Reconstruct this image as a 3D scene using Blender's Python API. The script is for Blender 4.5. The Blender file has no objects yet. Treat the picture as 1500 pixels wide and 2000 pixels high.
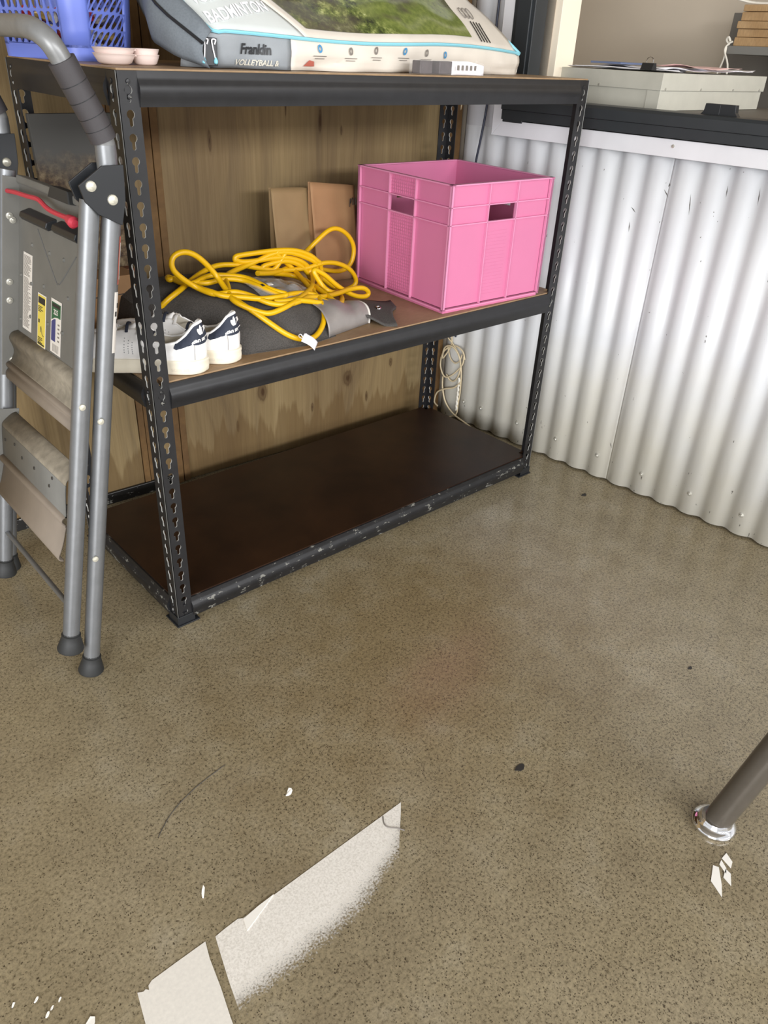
import bpy, bmesh, math, random
from mathutils import Vector, Matrix, noise
from mathutils.geometry import tessellate_polygon
random.seed(7)
PI = math.pi
SC = bpy.context.scene
COL = SC.collection

# ------------------------------------------------------------------ camera
cam_data = bpy.data.cameras.new('camera')
cam_data.sensor_fit = 'HORIZONTAL'
cam_data.sensor_width = 36.0
cam_data.lens = 36.0 * 1520.85 / 1500.0
cam_data.clip_start = 0.02
cam = bpy.data.objects.new('camera', cam_data)
cam.location = (-0.59853, -1.29484, 1.13484)
cam.rotation_mode = 'XYZ'
cam.rotation_euler = (1.0318685, -0.0442311, -0.7238771)
COL.objects.link(cam)
SC.camera = cam

# ------------------------------------------------------------------ world, lights, exposure
world = bpy.data.worlds.new('world')
world.use_nodes = True
SC.world = world
wn_ = world.node_tree
bg = wn_.nodes['Background']
bg.inputs[0].default_value = (0.975, 0.985, 1.0, 1)
bg.inputs[1].default_value = 0.80

def area_light(name, loc, target, sx, sy, power, color=(1, 1, 1)):
    d = bpy.data.lights.new(name, 'AREA')
    d.shape = 'RECTANGLE'
    d.size, d.size_y = sx, sy
    d.energy = power
    d.color = color
    o = bpy.data.objects.new(name, d)
    o.location = loc
    o.rotation_euler = (Vector(target) - Vector(loc)).to_track_quat('-Z', 'Y').to_euler()
    COL.objects.link(o)
    return o

# high clerestory window across the front of the shop, and the roller door's light moved left as a fill for the wall
area_light('front_clerestory_light', (0.2, -6.2, 2.35), (0.4, 0.3, 0.6), 5.0, 0.7, 290, (0.985, 0.985, 1.0))
area_light('roller_door_light', (-4.2, -3.6, 1.3), (1.2, 0.0, 0.5), 3.0, 2.2, 260, (0.98, 0.985, 1.0))
area_light('office_ceiling_light', (2.15, -2.6, 2.5), (2.35, 0.3, 1.2), 0.9, 0.9, 20, (1.0, 0.96, 0.9))  # added lamp to brighten the beige office wall, no real fitting

SC.view_settings.view_transform = 'Standard'
SC.view_settings.look = 'None'
SC.view_settings.gamma = 1.0
SC.view_settings.use_curve_mapping = False
SC.view_settings.exposure = 0.12

# ------------------------------------------------------------------ helpers
def lin(h):
    if isinstance(h, str):
        h = h.lstrip('#')
        c = [int(h[i:i + 2], 16) / 255 for i in (0, 2, 4)]
    else:
        c = [v / 255 for v in h]
    return tuple(v / 12.92 if v <= 0.04045 else ((v + 0.055) / 1.055) ** 2.4 for v in c) + (1.0,)

class NT:
    """tiny node-tree builder"""
    def __init__(self, name):
        self.m = bpy.data.materials.new(name)
        self.m.use_nodes = True
        self.t = self.m.node_tree
        self.b = self.t.nodes['Principled BSDF']
        self.tc = self.n('ShaderNodeTexCoord')
    def n(self, kind, **kw):
        nd = self.t.nodes.new(kind)
        for k, v in kw.items():
            setattr(nd, k, v)
        return nd
    def l(self, a, b):
        self.t.links.new(a, b)
    def mapping(self, scale=(1, 1, 1), loc=(0, 0, 0), rot=(0, 0, 0)):
        mp = self.n('ShaderNodeMapping')
        mp.inputs['Scale'].default_value = scale
        mp.inputs['Location'].default_value = loc
        mp.inputs['Rotation'].default_value = rot
        self.l(self.tc.outputs['Object'], mp.inputs[0])
        return mp.outputs[0]
    def noise(self, scale, detail=3, rough=.55, vec=None, dist=0):
        nd = self.n('ShaderNodeTexNoise')
        nd.inputs['Scale'].default_value = scale
        nd.inputs['Detail'].default_value = detail
        nd.inputs['Roughness'].default_value = rough
        nd.inputs['Distortion'].default_value = dist
        self.l(vec if vec is not None else self.tc.outputs['Object'], nd.inputs['Vector'])
        return nd.outputs[0]
    def ramp(self, fac, stops, interp='LINEAR'):
        r = self.n('ShaderNodeValToRGB')
        r.color_ramp.interpolation = interp
        e = r.color_ramp.elements
        while len(e) < len(stops):
            e.new(0.5)
        for i, (p, c) in enumerate(stops):
            e[i].position = p
            e[i].color = c if len(c) == 4 else tuple(c) + (1,)
        self.l(fac, r.inputs[0])
        return r.outputs[0]
    def mix(self, fac, a, b, mode='MIX'):
        m = self.n('ShaderNodeMix', data_type='RGBA', blend_type=mode)
        for sock, v in ((m.inputs[0], fac), (m.inputs[6], a), (m.inputs[7], b)):
            if isinstance(v, (int, float)):
                sock.default_value = v
            elif isinstance(v, tuple):
                sock.default_value = v
            else:
                self.l(v, sock)
        return m.outputs[2]
    def math(self, op, a, b=None, clamp=False):
        m = self.n('ShaderNodeMath', operation=op, use_clamp=clamp)
        for sock, v in ((m.inputs[0], a), (m.inputs[1], b)):
            if v is None:
                continue
            if isinstance(v, (int, float)):
                sock.default_value = v
            else:
                self.l(v, sock)
        return m.outputs[0]
    def sep(self, vec=None):
        s = self.n('ShaderNodeSeparateXYZ')
        self.l(vec if vec is not None else self.tc.outputs['Object'], s.inputs[0])
        return s.outputs
    def bump(self, h, strength=.2, dist=.002):
        b = self.n('ShaderNodeBump')
        b.inputs['Strength'].default_value = strength
        b.inputs['Distance'].default_value = dist
        self.l(h, b.inputs['Height'])
        self.l(b.outputs[0], self.b.inputs['Normal'])
    def set(self, **kw):
        for k, v in kw.items():
            s = self.b.inputs[k.replace('_', ' ')]
            if hasattr(v, 'is_output'):
                self.l(v, s)
            else:
                s.default_value = v
        return self

W4, B4 = (1, 1, 1, 1), (0, 0, 0, 1)

def mat(name, col, rough=.5, metal=0.0, spec=.5, var=0.0, vscale=25, bump=0.0, bscale=300, **kw):
    t = NT(name)
    c = lin(col)
    if var > 0:
        f = t.noise(vscale, 4)
        dark = tuple(v * (1 - var) for v in c[:3]) + (1,)
        lite = tuple(min(1, v * (1 + var)) for v in c[:3]) + (1,)
        t.set(Base_Color=t.ramp(f, [(.3, dark), (.7, lite)]))
    else:
        t.set(Base_Color=c)
    t.b.inputs['Roughness'].default_value = rough
    t.b.inputs['Metallic'].default_value = metal
    t.b.inputs['Specular IOR Level'].default_value = spec
    for k, v in kw.items():
        t.b.inputs[k.replace('_', ' ')].default_value = v
    if bump > 0:
        t.bump(t.noise(bscale, 2), bump, .001)
    return t.m

class MB:
    """collects geometry for ONE mesh object"""
    def __init__(self):
        self.v, self.f, self.mi = [], [], []
    def add(self, vs, fs, mi=0):
        o = len(self.v)
        self.v += [tuple(p) for p in vs]
        self.f += [tuple(i + o for i in f) for f in fs]
        self.mi += [mi] * len(fs)
        return self
    def box(self, lo, hi, fn=None, mi=0):
        (a, b, c), (d, e, f) = lo, hi
        vs = [(x, y, z) for x in (a, d) for y in (b, e) for z in (c, f)]
        if fn:
            vs = [fn(*p) for p in vs]
        fs = [(0, 1, 3, 2), (4, 6, 7, 5), (0, 4, 5, 1), (2, 3, 7, 6), (0, 2, 6, 4), (1, 5, 7, 3)]
        return self.add(vs, fs, mi)
    def tube(self, path, r, n=10, closed=False, caps=True, mi=0, flat=1.0):
        P = [Vector(p) for p in path]
        m = len(P)
        rr = r if isinstance(r, (list, tuple)) else [r] * m
        tang = []
        for i in range(m):
            a = P[(i - 1) % m] if (closed or i > 0) else P[i]
            b = P[(i + 1) % m] if (closed or i < m - 1) else P[i]
            tv = (b - a)
            tang.append(tv.normalized() if tv.length > 1e-9 else Vector((0, 0, 1)))
        up = Vector((0, 0, 1)) if abs(tang[0].z) < .9 else Vector((1, 0, 0))
        nrm = (up - tang[0] * up.dot(tang[0])).normalized()
        vs, fs = [], []
        for i in range(m):
            nrm = (nrm - tang[i] * nrm.dot(tang[i]))
            nrm = nrm.normalized() if nrm.length > 1e-6 else tang[i].orthogonal().normalized()
            bi = tang[i].cross(nrm)
            for k in range(n):
                a = 2 * PI * k / n
                vs.append(P[i] + (nrm * math.cos(a) * flat + bi * math.sin(a)) * rr[i])
        for i in range(m if closed else m - 1):
            j = (i + 1) % m
            for k in range(n):
                l = (k + 1) % n
                fs.append((i * n + k, i * n + l, j * n + l, j * n + k))
        if caps and not closed:
            fs.append(tuple(range(n - 1, -1, -1)))
            fs.append(tuple((m - 1) * n + k for k in range(n)))
        return self.add(vs, fs, mi)
    def lathe(self, prof, origin=(0, 0, 0), axis=(0, 0, 1), n=20, mi=0):
        ax = Vector(axis).normalized()
        u = ax.orthogonal().normalized()
        w = ax.cross(u)
        o = Vector(origin)
        vs, fs = [], []
        for (r, h) in prof:
            for k in range(n):
                a = 2 * PI * k / n
                vs.append(o + ax * h + (u * math.cos(a) + w * math.sin(a)) * max(r, 1e-5))
        for i in range(len(prof) - 1):
            for k in range(n):
                l = (k + 1) % n
                fs.append((i * n + k, i * n + l, (i + 1) * n + l, (i + 1) * n + k))
        fs.append(tuple(range(n - 1, -1, -1)))
        fs.append(tuple((len(prof) - 1) * n + k for k in range(n)))
        return self.add(vs, fs, mi)
    def grid(self, fn, nu, nv, closeu=False, mi=0):
        vs = [fn(i / (nu if closeu else nu - 1), j / (nv - 1)) for j in range(nv) for i in range(nu)]
        fs = []
        for j in range(nv - 1):
            for i in range(nu if closeu else nu - 1):
                k = (i + 1) % nu
                fs.append((j * nu + i, j * nu + k, (j + 1) * nu + k, (j + 1) * nu + i))
        return self.add(vs, fs, mi)
    def prism(self, poly, fn, a, b, mi=0):
        """2-D polygon (concave allowed) extruded from a to b; fn(u, v, d) -> point"""
        n = len(poly)
        tri = tessellate_polygon([[Vector((p[0], p[1], 0)) for p in poly]])
        vs = [fn(p[0], p[1], a) for p in poly] + [fn(p[0], p[1], b) for p in poly]
        fs = [tuple(t) for t in tri] + [tuple(i + n for i in reversed(t)) for t in tri]
        for i in range(n):
            j = (i + 1) % n
            fs.append((i, j, j + n, i + n))
        return self.add(vs, fs, mi)
    def build(self, name, mats, parent=None, smooth=35, bevel=0, solid=0, subsurf=0, fix=True):
        me = bpy.data.meshes.new(name)
        me.from_pydata(self.v, [], self.f)
        if not isinstance(mats, (list, tuple)):
            mats = [mats]
        for m in mats:
            me.materials.append(m)
        for p, i in zip(me.polygons, self.mi):
            p.material_index = i
        if fix:
            bm = bmesh.new()
            bm.from_mesh(me)
            bmesh.ops.recalc_face_normals(bm, faces=bm.faces)
            bm.to_mesh(me)
            bm.free()
        me.update()
        if smooth:
            for p in me.polygons:
                p.use_smooth = True
            me.set_sharp_from_angle(angle=math.radians(smooth))
        o = bpy.data.objects.new(name, me)
        COL.objects.link(o)
        if solid:
            md = o.modifiers.new('solidify', 'SOLIDIFY')
            md.thickness = solid
            md.offset = -1 if solid > 0 else 1
            md.thickness = abs(solid)
        if bevel:
            md = o.modifiers.new('bevel', 'BEVEL')
            md.width = bevel
            md.segments = 2
            md.limit_method = 'ANGLE'
            md.angle_limit = math.radians(40)
        if subsurf:
            md = o.modifiers.new('subsurf', 'SUBSURF')
            md.levels = md.render_levels = subsurf
        if parent is not None:
            attach(o, parent)
        return o

def attach(o, parent):
    o.parent = parent
    if parent.type == 'EMPTY':
        o.matrix_parent_inverse = Matrix.Translation(-Vector(parent['home']))

def tag(o, label, cat, group=None, kind=None):
    if label: o['label'] = label
    if cat: o['category'] = cat
    if group: o['group'] = group
    if kind: o['kind'] = kind
    return o

def thing(name, loc, label, cat, group=None):
    o = bpy.data.objects.new(name, None)
    o.empty_display_size = .05
    o.location = loc
    o['home'] = list(loc)
    COL.objects.link(o)
    return tag(o, label, cat, group)

def struct(name, o):
    o['kind'] = 'structure'
    return o

def smooth_path(pts, k=6):
    """Catmull-Rom"""
    P = [Vector(p) for p in pts]
    out = []
    for i in range(len(P) - 1):
        a = P[max(i - 1, 0)]; b = P[i]; c = P[i + 1]; d = P[min(i + 2, len(P) - 1)]
        for j in range(k):
            t = j / k
            out.append(0.5 * ((2 * b) + (c - a) * t + (2 * a - 5 * b + 4 * c - d) * t * t + (3 * b - a - 3 * c + d) * t ** 3))
    out.append(P[-1])
    return out

def text_mesh(name, s, size, m, fn, parent, align='CENTER', shear=0.0, bold=0.0, xs=1.0, sub=0, space=1.0):
    """lettering as a flat mesh whose every vertex goes through fn(x, y) -> point"""
    cu = bpy.data.curves.new(name, 'FONT')
    cu.body = s
    cu.size = size
    cu.align_x = align
    cu.align_y = 'CENTER'
    cu.shear = shear
    cu.offset = bold
    cu.space_character = space
    cu.resolution_u = 3
    tmp = bpy.data.objects.new(name + '_tmp', cu)
    COL.objects.link(tmp)
    dg = bpy.context.evaluated_depsgraph_get()
    me = bpy.data.meshes.new_from_object(tmp.evaluated_get(dg))
    bpy.data.objects.remove(tmp)
    bpy.data.curves.remove(cu)
    mb = MB()
    mb.add([fn(v.co.x * xs, v.co.y) for v in me.vertices], [tuple(p.vertices) for p in me.polygons])
    bpy.data.meshes.remove(me)
    return mb.build(name, m, parent, smooth=0, fix=False)

# ------------------------------------------------------------------ materials
def concrete():
    t = NT('polished_concrete')
    big = t.noise(1.6, 4, .6)
    mid = t.noise(9, 5, .62)
    fine = t.noise(170, 3, .75)
    base = t.ramp(big, [(.3, lin('83775f')), (.5, lin('918569')), (.72, lin('9d937d'))])
    base = t.mix(.55, base, t.ramp(mid, [(.3, lin('7c715c')), (.55, lin('92876f')), (.75, lin('a29a87'))]))
    # orange-brown stain towards the middle of the floor
    mp = t.mapping((1.5, 2.0, 1), (-.40 * 1.5, .36 * 2.0, 0))
    ln = t.n('ShaderNodeVectorMath', operation='LENGTH')
    t.l(mp, ln.inputs[0])
    st = t.math('ADD', ln.outputs['Value'], t.math('MULTIPLY', t.math('SUBTRACT', mid, .5), 1.1))
    base = t.mix(t.ramp(st, [(.25, (.5, .5, .5, 1)), (1.0, B4)]), base, lin('7d6840'))
    # sand matrix grain
    base = t.mix(.75, base, t.ramp(fine, [(.34, (.36, .34, .30, 1)), (.46, (.92, .92, .92, 1)), (.7, (1.4, 1.39, 1.35, 1))]), 'MULTIPLY')
    # dark aggregate specks, fine and coarse; the worn, more open surface is to the right
    wx = t.math('ADD', t.sep()[0], t.math('MULTIPLY', t.math('SUBTRACT', big, .5), .9))
    worn = t.ramp(t.math('ADD', wx, .6), [(.1, (.16,) * 3), (.75, (.46,) * 3)])
    wn2 = t.n('ShaderNodeTexNoise')
    wn2.inputs['Scale'].default_value = 230
    wn2.inputs['Detail'].default_value = 2
    t.l(t.tc.outputs['Object'], wn2.inputs['Vector'])
    ws = t.n('ShaderNodeVectorMath', operation='SCALE')
    ws.inputs[3].default_value = .0065
    t.l(wn2.outputs['Color'], ws.inputs[0])
    wa = t.n('ShaderNodeVectorMath', operation='ADD')
    t.l(t.tc.outputs['Object'], wa.inputs[0])
    t.l(ws.outputs[0], wa.inputs[1])
    for sc, th, jit in ((300, .20, .9), (150, .11, .9), (52, .045, .85)):
        vo = t.n('ShaderNodeTexVoronoi')
        vo.inputs['Scale'].default_value = sc
        t.l(wa.outputs[0], vo.inputs['Vector'])
        cs = t.n('ShaderNodeSeparateColor')
        t.l(vo.outputs['Color'], cs.inputs[0])
        keep = t.math('LESS_THAN', cs.outputs[0], worn)
        near = t.ramp(vo.outputs['Distance'], [(th * 1.0, W4), (th * 2.2, B4)])
        base = t.mix(t.math('MULTIPLY', t.math('MULTIPLY', near, keep), .86), base, lin('362c22'))
    rough = t.ramp(t.noise(5, 4), [(.3, (.15,) * 3), (.7, (.26,) * 3)])
    t.set(Base_Color=base, Roughness=rough)
    t.b.inputs['Specular IOR Level'].default_value = .48
    t.bump(t.noise(60, 3), .03, .002)
    return t.m

KNOTS = [(.621, .221, .022, .040), (.939, .20, .022, .036), (.829, .955, .006, .030), (.496, .915, .007, .036), (.72, .99, .004, .030), (.53, .13, .006, .030), (1.12, .22, .010, .024), (.80, .13, .009, .024), (1.02, .12, .007, .024), (.90, .93, .006, .022)]
def plywood():
    t = NT('plywood')
    wob = t.noise(2.5, 3, vec=t.mapping((1, 1, .35)))
    v = t.mapping((34, 34, 1.3))
    add = t.n('ShaderNodeVectorMath', operation='ADD')
    t.l(v, add.inputs[0])
    sc = t.n('ShaderNodeVectorMath', operation='SCALE')
    cmb = t.n('ShaderNodeCombineXYZ')
    t.l(wob, cmb.inputs[0])
    t.l(cmb.outputs[0], sc.inputs[0])
    sc.inputs[3].default_value = 9
    t.l(sc.outputs[0], add.inputs[1])
    grain = t.noise(1.0, 4, .6, add.outputs[0])
    wide = t.noise(.12, 2, .5, add.outputs[0])
    c = t.ramp(grain, [(.28, lin('685841')), (.5, lin('867250')), (.75, lin('96835f'))])
    c = t.mix(.55, c, t.ramp(wide, [(.35, lin('645138')), (.52, lin('887451')), (.7, lin('9b8966'))]))
    fine = t.noise(1, 2, .5, t.mapping((240, 240, 5)))
    c = t.mix(.35, c, t.ramp(fine, [(.35, (.62, .58, .5, 1)), (.6, W4)]), 'MULTIPLY')
    # dark knots with their halo
    for (kx, kz, ka, kb) in KNOTS:
        mp = t.mapping((1 / ka, 0, 1 / kb), (-kx / ka, 0, -kz / kb))
        ln = t.n('ShaderNodeVectorMath', operation='LENGTH')
        t.l(mp, ln.inputs[0])
        d = t.math('ADD', ln.outputs['Value'], t.math('MULTIPLY', t.math('SUBTRACT', grain, .5), 1.2))
        c = t.mix(t.ramp(d, [(.15, (.95,) * 3), (.40, (.55,) * 3), (.62, (.68,) * 3), (.75, (.22,) * 3), (1.25, B4)]), c, lin('3f2a15'))
    # old damp stain along the foot of the sheets, with a ragged upper edge
    z = t.sep()[2]
    edge = t.math('ADD', z, t.math('MULTIPLY', t.math('SUBTRACT', t.noise(1, 3, .6, t.mapping((22, 22, 1.5))), .5), .34))
    stain = t.ramp(edge, [(.11, W4), (.135, B4)])
    c = t.mix(t.math('MULTIPLY', stain, .55), c, lin('5c4526'))
    t.set(Base_Color=c, Roughness=.62)
    t.b.inputs['Specular IOR Level'].default_value = .3
    t.bump(grain, .12, .002)
    return t.m

def corrugated_paint():
    t = NT('white_painted_corrugated_steel')
    z = t.sep()[2]
    n1 = t.noise(3, 4)
    c = t.ramp(n1, [(.3, lin('d4d6da')), (.7, lin('e2e4e6'))])
    low = t.ramp(t.math('ADD', z, t.math('MULTIPLY', t.math('SUBTRACT', t.noise(4, 3), .5), .5)), [(.05, W4), (.42, B4)])
    c = t.mix(t.math('MULTIPLY', low, .42), c, lin('cfc39a'))
    # chipped dark marks, longer than wide, denser near the floor
    m = t.noise(1, 3, .6, t.mapping((75, 75, 34)))
    dens = t.ramp(z, [(.02, (.045,) * 3), (.2, (0,) * 3)])
    chip = t.math('GREATER_THAN', t.math('ADD', m, dens), .735)
    c = t.mix(t.math('MULTIPLY', chip, .8), c, lin('4c4740'))
    t.set(Base_Color=c, Roughness=.36)
    t.b.inputs['Specular IOR Level'].default_value = .45
    return t.m

def hardboard(name, a, b, rough=.5):
    t = NT(name)
    n = t.noise(7, 5, .6)
    c = t.ramp(n, [(.3, lin(a)), (.7, lin(b))])
    g = t.noise(1, 2, .5, t.mapping((60, 420, 60)))
    c = t.mix(.3, c, t.ramp(g, [(.35, (.6,) * 3), (.65, (1.2,) * 3)]), 'MULTIPLY')
    t.set(Base_Color=c, Roughness=rough)
    t.b.inputs['Specular IOR Level'].default_value = .35
    return t.m

def scuffed_black(name, amount=.66, base='1d1d1f', chip='77766f'):
    t = NT(name)
    n = t.noise(38, 6, .7)
    streak = t.noise(1, 4, .65, t.mapping((14, 14, 120)))
    f = t.math('GREATER_THAN', t.math('ADD', t.math('MULTIPLY', n, .6), t.math('MULTIPLY', streak, .4)), amount)
    c = t.mix(.5, lin(base), t.ramp(n, [(.3, (.5,) * 3), (.7, (1.5,) * 3)]), 'MULTIPLY')
    t.set(Base_Color=t.mix(f, c, lin(chip)), Roughness=.42)
    return t.m

def clear_plastic(name, tint='ffffff', rough=.08, alpha=.35):
    t = NT(name)
    t.set(Base_Color=lin(tint), Roughness=rough)
    t.b.inputs['Alpha'].default_value = alpha
    t.b.inputs['Specular IOR Level'].default_value = .8
    t.bump(t.noise(55, 4, .6), .6, .006)
    return t.m
M = {}
M['concrete'] = concrete()
M['plywood'] = plywood()
M['iron'] = corrugated_paint()
M['mdf'] = hardboard('mdf_shelf', '8d7354', 'a3886a')
M['hardboard'] = hardboard('dark_oiled_hardboard', '21120a', '342012', .42)
M['black'] = scuffed_black('black_painted_steel', .78)
M['scuffed'] = scuffed_black('scuffed_black_steel', .575)
M['base_strip'] = scuffed_black('flaking_black_base_strip', .56, '191817', '8d8c86')
M['hole_bright'] = mat('bare_steel', 'bdbdb8', .4, .15)  # bare hole walls, lightened in colour for the bright crescents of light there
M['timber'] = hardboard('timber_batten', '573f25', '755935', .7)
M['white_trim'] = mat('white_trim_paint', 'dcdde1', .4, var=.05, vscale=9)
M['black_alu'] = mat('black_window_aluminium', '2c3033', .42, var=.1, vscale=8)
M['cream'] = mat('cream_jamb', 'ece0cb', .5)
M['beige'] = mat('beige_plaster', 'bdb19f', .8, var=.04, vscale=3)
M['ceiling'] = mat('dull_ceiling', '8c867c', .9)
M['greyboard'] = mat('grey_cardboard', 'b4b2a6', .7, var=.05, vscale=20)
M['paper'] = mat('white_paper', 'f0eef2', .8, var=.04, vscale=40)
M['pinkpaper'] = mat('pink_paper', 'e9c3bd', .8)
M['bluepaper'] = mat('blue_paper', '5a6683', .8)
M['blackplastic'] = mat('black_plastic', '202225', .4)
M['greypanel'] = mat('grey_laminate', '6d6860', .6)
M['greyshelf'] = mat('grey_shelf_edge', '7c7a74', .5)
M['pine'] = hardboard('pine_offcut', 'a5835a', 'c6a67c', .6)
M['string'] = mat('white_string', 'ded9cc', .8)
M['darkcable'] = mat('dark_blue_cable', '2b3040', .5)
M['creamcable'] = mat('cream_cable', 'cdbd9c', .6)
M['screw'] = mat('zinc_screw', 'c9c7bd', .3, .6)
M['chrome'] = mat('chrome', 'e8e8ea', .07, 1.0)
M['legpaint'] = mat('brown_grey_table_leg', '5d574f', .3, .35, var=.04, vscale=60)
M['alu'] = mat('ladder_grey_tube', '7c7e80', .40, .55, var=.06, vscale=50)
M['laddergrey'] = mat('ladder_grey_panel', '6c6b66', .62, .1, var=.1, vscale=14)
M['dusty'] = mat('dusty_step_tread', '807869', .85, var=.22, vscale=55, bump=.3, bscale=200)
M['step_under'] = mat('dusty_brown_step_lip', '7a6f62', .7, var=.06, vscale=20)
M['grip'] = mat('dark_rubber_grip', '3d3a3c', .6, bump=.15, bscale=500)
M['tube_dark'] = mat('weathered_ladder_handle', '7c7d7d', .36, .2, var=.12, vscale=40)
M['rubber'] = mat('black_rubber_foot', '2a2b2b', .6)
M['rivet'] = mat('bright_rivet', 'd8d5c6', .3, .5)
M['red'] = mat('red_cord', 'bb3546', .45)
M['label_white'] = mat('white_sticker', 'd9d4cc', .5)
M['label_yellow'] = mat('yellow_sticker', 'd8c452', .5)
M['label_green'] = mat('green_print', '2d5d3f', .5)
M['label_blue'] = mat('blue_print', '3c3f74', .5)
M['ink'] = mat('dark_print', '2b2825', .6)
M['ink_'] = mat('dark_scuff', '4a4640', .7)
M['inkgrey'] = mat('grey_print', '77716b', .6)
M['salmon'] = mat('salmon_print', 'b9685a', .4)
M['pink'] = mat('pink_plastic', 'cb7499', .38, spec=.5, var=.03, vscale=6, Subsurface_Weight=.0)
M['pink_rib'] = mat('pink_plastic_edge', 'd88aad', .35)
M['yellow'] = mat('yellow_cord_jacket', 'deae0c', .36)
M['kraft'] = mat('kraft_paper', '8c734f', .75, var=.06, vscale=18, bump=.25, bscale=30)
M['kraft2'] = mat('kraft_paper_red', '9d7752', .75, var=.05, vscale=18, bump=.25, bscale=30)
M['felt'] = mat('charcoal_felt', '4a4744', .95, var=.35, vscale=420, bump=.4, bscale=700)
M['satin'] = mat('silver_grey_satin', '8f8985', .38, .15, var=.08, vscale=30)
M['shoe'] = mat('white_leather', 'f1efec', .42)
M['sole'] = mat('off_white_rubber', 'e9e1cd', .55)
M['lining'] = mat('cream_lining', 'ddd6c6', .8)
M['navy'] = mat('navy_suede', '2b3140', .75, var=.1, vscale=200)
M['basket'] = mat('blue_basket_plastic', '6a7bcc', .38)
M['dish'] = mat('pale_pink_plastic_dish', 'efdcd4', .4)
M['bag_grey'] = mat('grey_nylon', '8b9094', .5, var=.05, vscale=30, bump=.15, bscale=600)
M['bag_side'] = mat('slate_mesh_fabric', '686f75', .7, var=.1, vscale=300)
M['bag_clear'] = mat('frosted_vinyl', 'ccd1cf', .2, var=.05, vscale=8)
M['bag_white'] = mat('off_white_printed_vinyl', 'd8d0c4', .35, var=.06, vscale=12)
M['icon_blue'] = mat('icon_blue_print', '3f86b5', .5)
M['dull_print'] = mat('dull_cream_print', 'c6c2b4', .6)
M['shell'] = clear_plastic('thin_clear_shell', 'ffffff', .05, .07)
M['edge_wear'] = mat('worn_steel_edge', '6f6f6c', .4, .3)  # lighter grey paints in the highlight along the worn post corners
M['piping'] = mat('turquoise_piping', '85c7d6', .45)
M['cardboard'] = mat('brown_cardboard', '8c6a47', .8, var=.06, vscale=30)
M['reddish'] = mat('reddish_timber', '6b3f2b', .6, var=.15, vscale=40)
M['paint'] = None

def rusty_panel():
    t = NT('dark_mottled_board')
    z = t.sep()[2]
    n = t.noise(75, 5, .7)
    mott = t.ramp(n, [(.38, lin('3a2a1e')), (.5, lin('5d4c36')), (.64, lin('7d6e54'))])
    f = t.ramp(t.math('ADD', z, t.math('MULTIPLY', t.math('SUBTRACT', t.noise(14, 3), .5), .12)), [(.86, B4), (.93, W4)])
    t.set(Base_Color=t.mix(f, mott, lin('3b3a37')), Roughness=.8)
    return t.m
M['mottled'] = rusty_panel()

M['clear'] = clear_plastic('clear_film', 'f4f2ee', .08, .26)

def picture():
    """printed garden scene under the vinyl window"""
    t = NT('printed_garden_picture')
    n = t.noise(42, 6, .72)
    tree = t.ramp(n, [(.36, lin('2e3320')), (.5, lin('5f6a35')), (.6, lin('9aa05f')), (.7, lin('d3d6a6'))])
    lawn = t.ramp(t.noise(90, 4), [(.3, lin('5f6b33')), (.7, lin('7d8746'))])
    s = t.sep()
    d = t.math('ADD', t.math('SUBTRACT', s[0], .62), t.math('MULTIPLY', t.math('SUBTRACT', t.noise(9, 2), .5), .25))
    c = t.mix(t.ramp(d, [(.0, B4), (.04, W4)]), tree, lawn)
    dark = t.ramp(t.noise(6, 3, .5, t.mapping((1, 1, 2.2))), [(.5, B4), (.58, W4)])
    c = t.mix(t.math('MULTIPLY', dark, .75), c, lin('4b443a'))
    t.set(Base_Color=c, Roughness=.12)
    t.b.inputs['Specular IOR Level'].default_value = .7
    return t.m
M['picture'] = picture()

# ================================================================== SETTING
def WP(s, o, z):
    """point on the corrugated wall: s along it (towards the back), o out of it, z up"""
    return (1.3603 - .0733 * s - .9973 * o, .9973 * s - .0733 * o, z)

def BP(x, o, z):
    """point on the plywood wall"""
    return (x + -.047 * o, .607 - .047 * x - o, z)

floor = struct('floor', MB().box((-4.5, -4.2, -.08), (3.4, 1.0, 0)).build('floor', M['concrete'], smooth=0))
ceil = struct('ceiling', MB().box((-4.5, -3.2, 2.85), (3.4, 1.0, 2.95)).build('ceiling', M['ceiling'], smooth=0))

# ---- right wall: core with the servery window opening, clad in corrugated sheets
WB, WT, WL, WR = .965, 2.05, .277, -1.95         # window bottom, top, left, right
core = MB()
core.box((-3.2, -.12, 0), (.62, -.03, WB), WP)
core.box((-3.2, -.12, WT), (.62, -.03, 2.85), WP)
core.box((WL, -.12, WB), (.62, -.03, WT), WP)
core.box((-3.2, -.12, WB), (WR, -.03, WT), WP)
wall_right = struct('wall_right', core.build('wall_right', M['beige'], smooth=0))

PITCH, S0 = .0763, .047
def wave(s):
    c = math.cos(2 * PI * (s - S0) / PITCH)
    return -.0066 * c - .0010 * math.cos(4 * PI * (s - S0) / PITCH)
def iron_sheet(s0, s1, z0, z1, lift):
    n = int((s1 - s0) / PITCH * 14) + 2
    m = MB()
    def fn(u, v):
        s = s0 + (s1 - s0) * u
        return WP(s, wave(s) + lift, z0 + (z1 - z0) * v)
    m.grid(fn, n, 2)
    return m.build('corrugated_sheet', M['iron'], wall_right, smooth=80, solid=.0012, fix=False)
edge = S0 + PITCH * .5
cuts = [S0 + PITCH * k for k in (6, -3, -13, -23, -33, -41)]
cuts[0] = .5
for i in range(5):
    iron_sheet(cuts[i + 1], cuts[i], .006, .945, .0)
iron_sheet(.372, .5, .945, 2.84, .0)
iron_sheet(-3.15, -2.0, .945, 2.84, .0)
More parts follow.
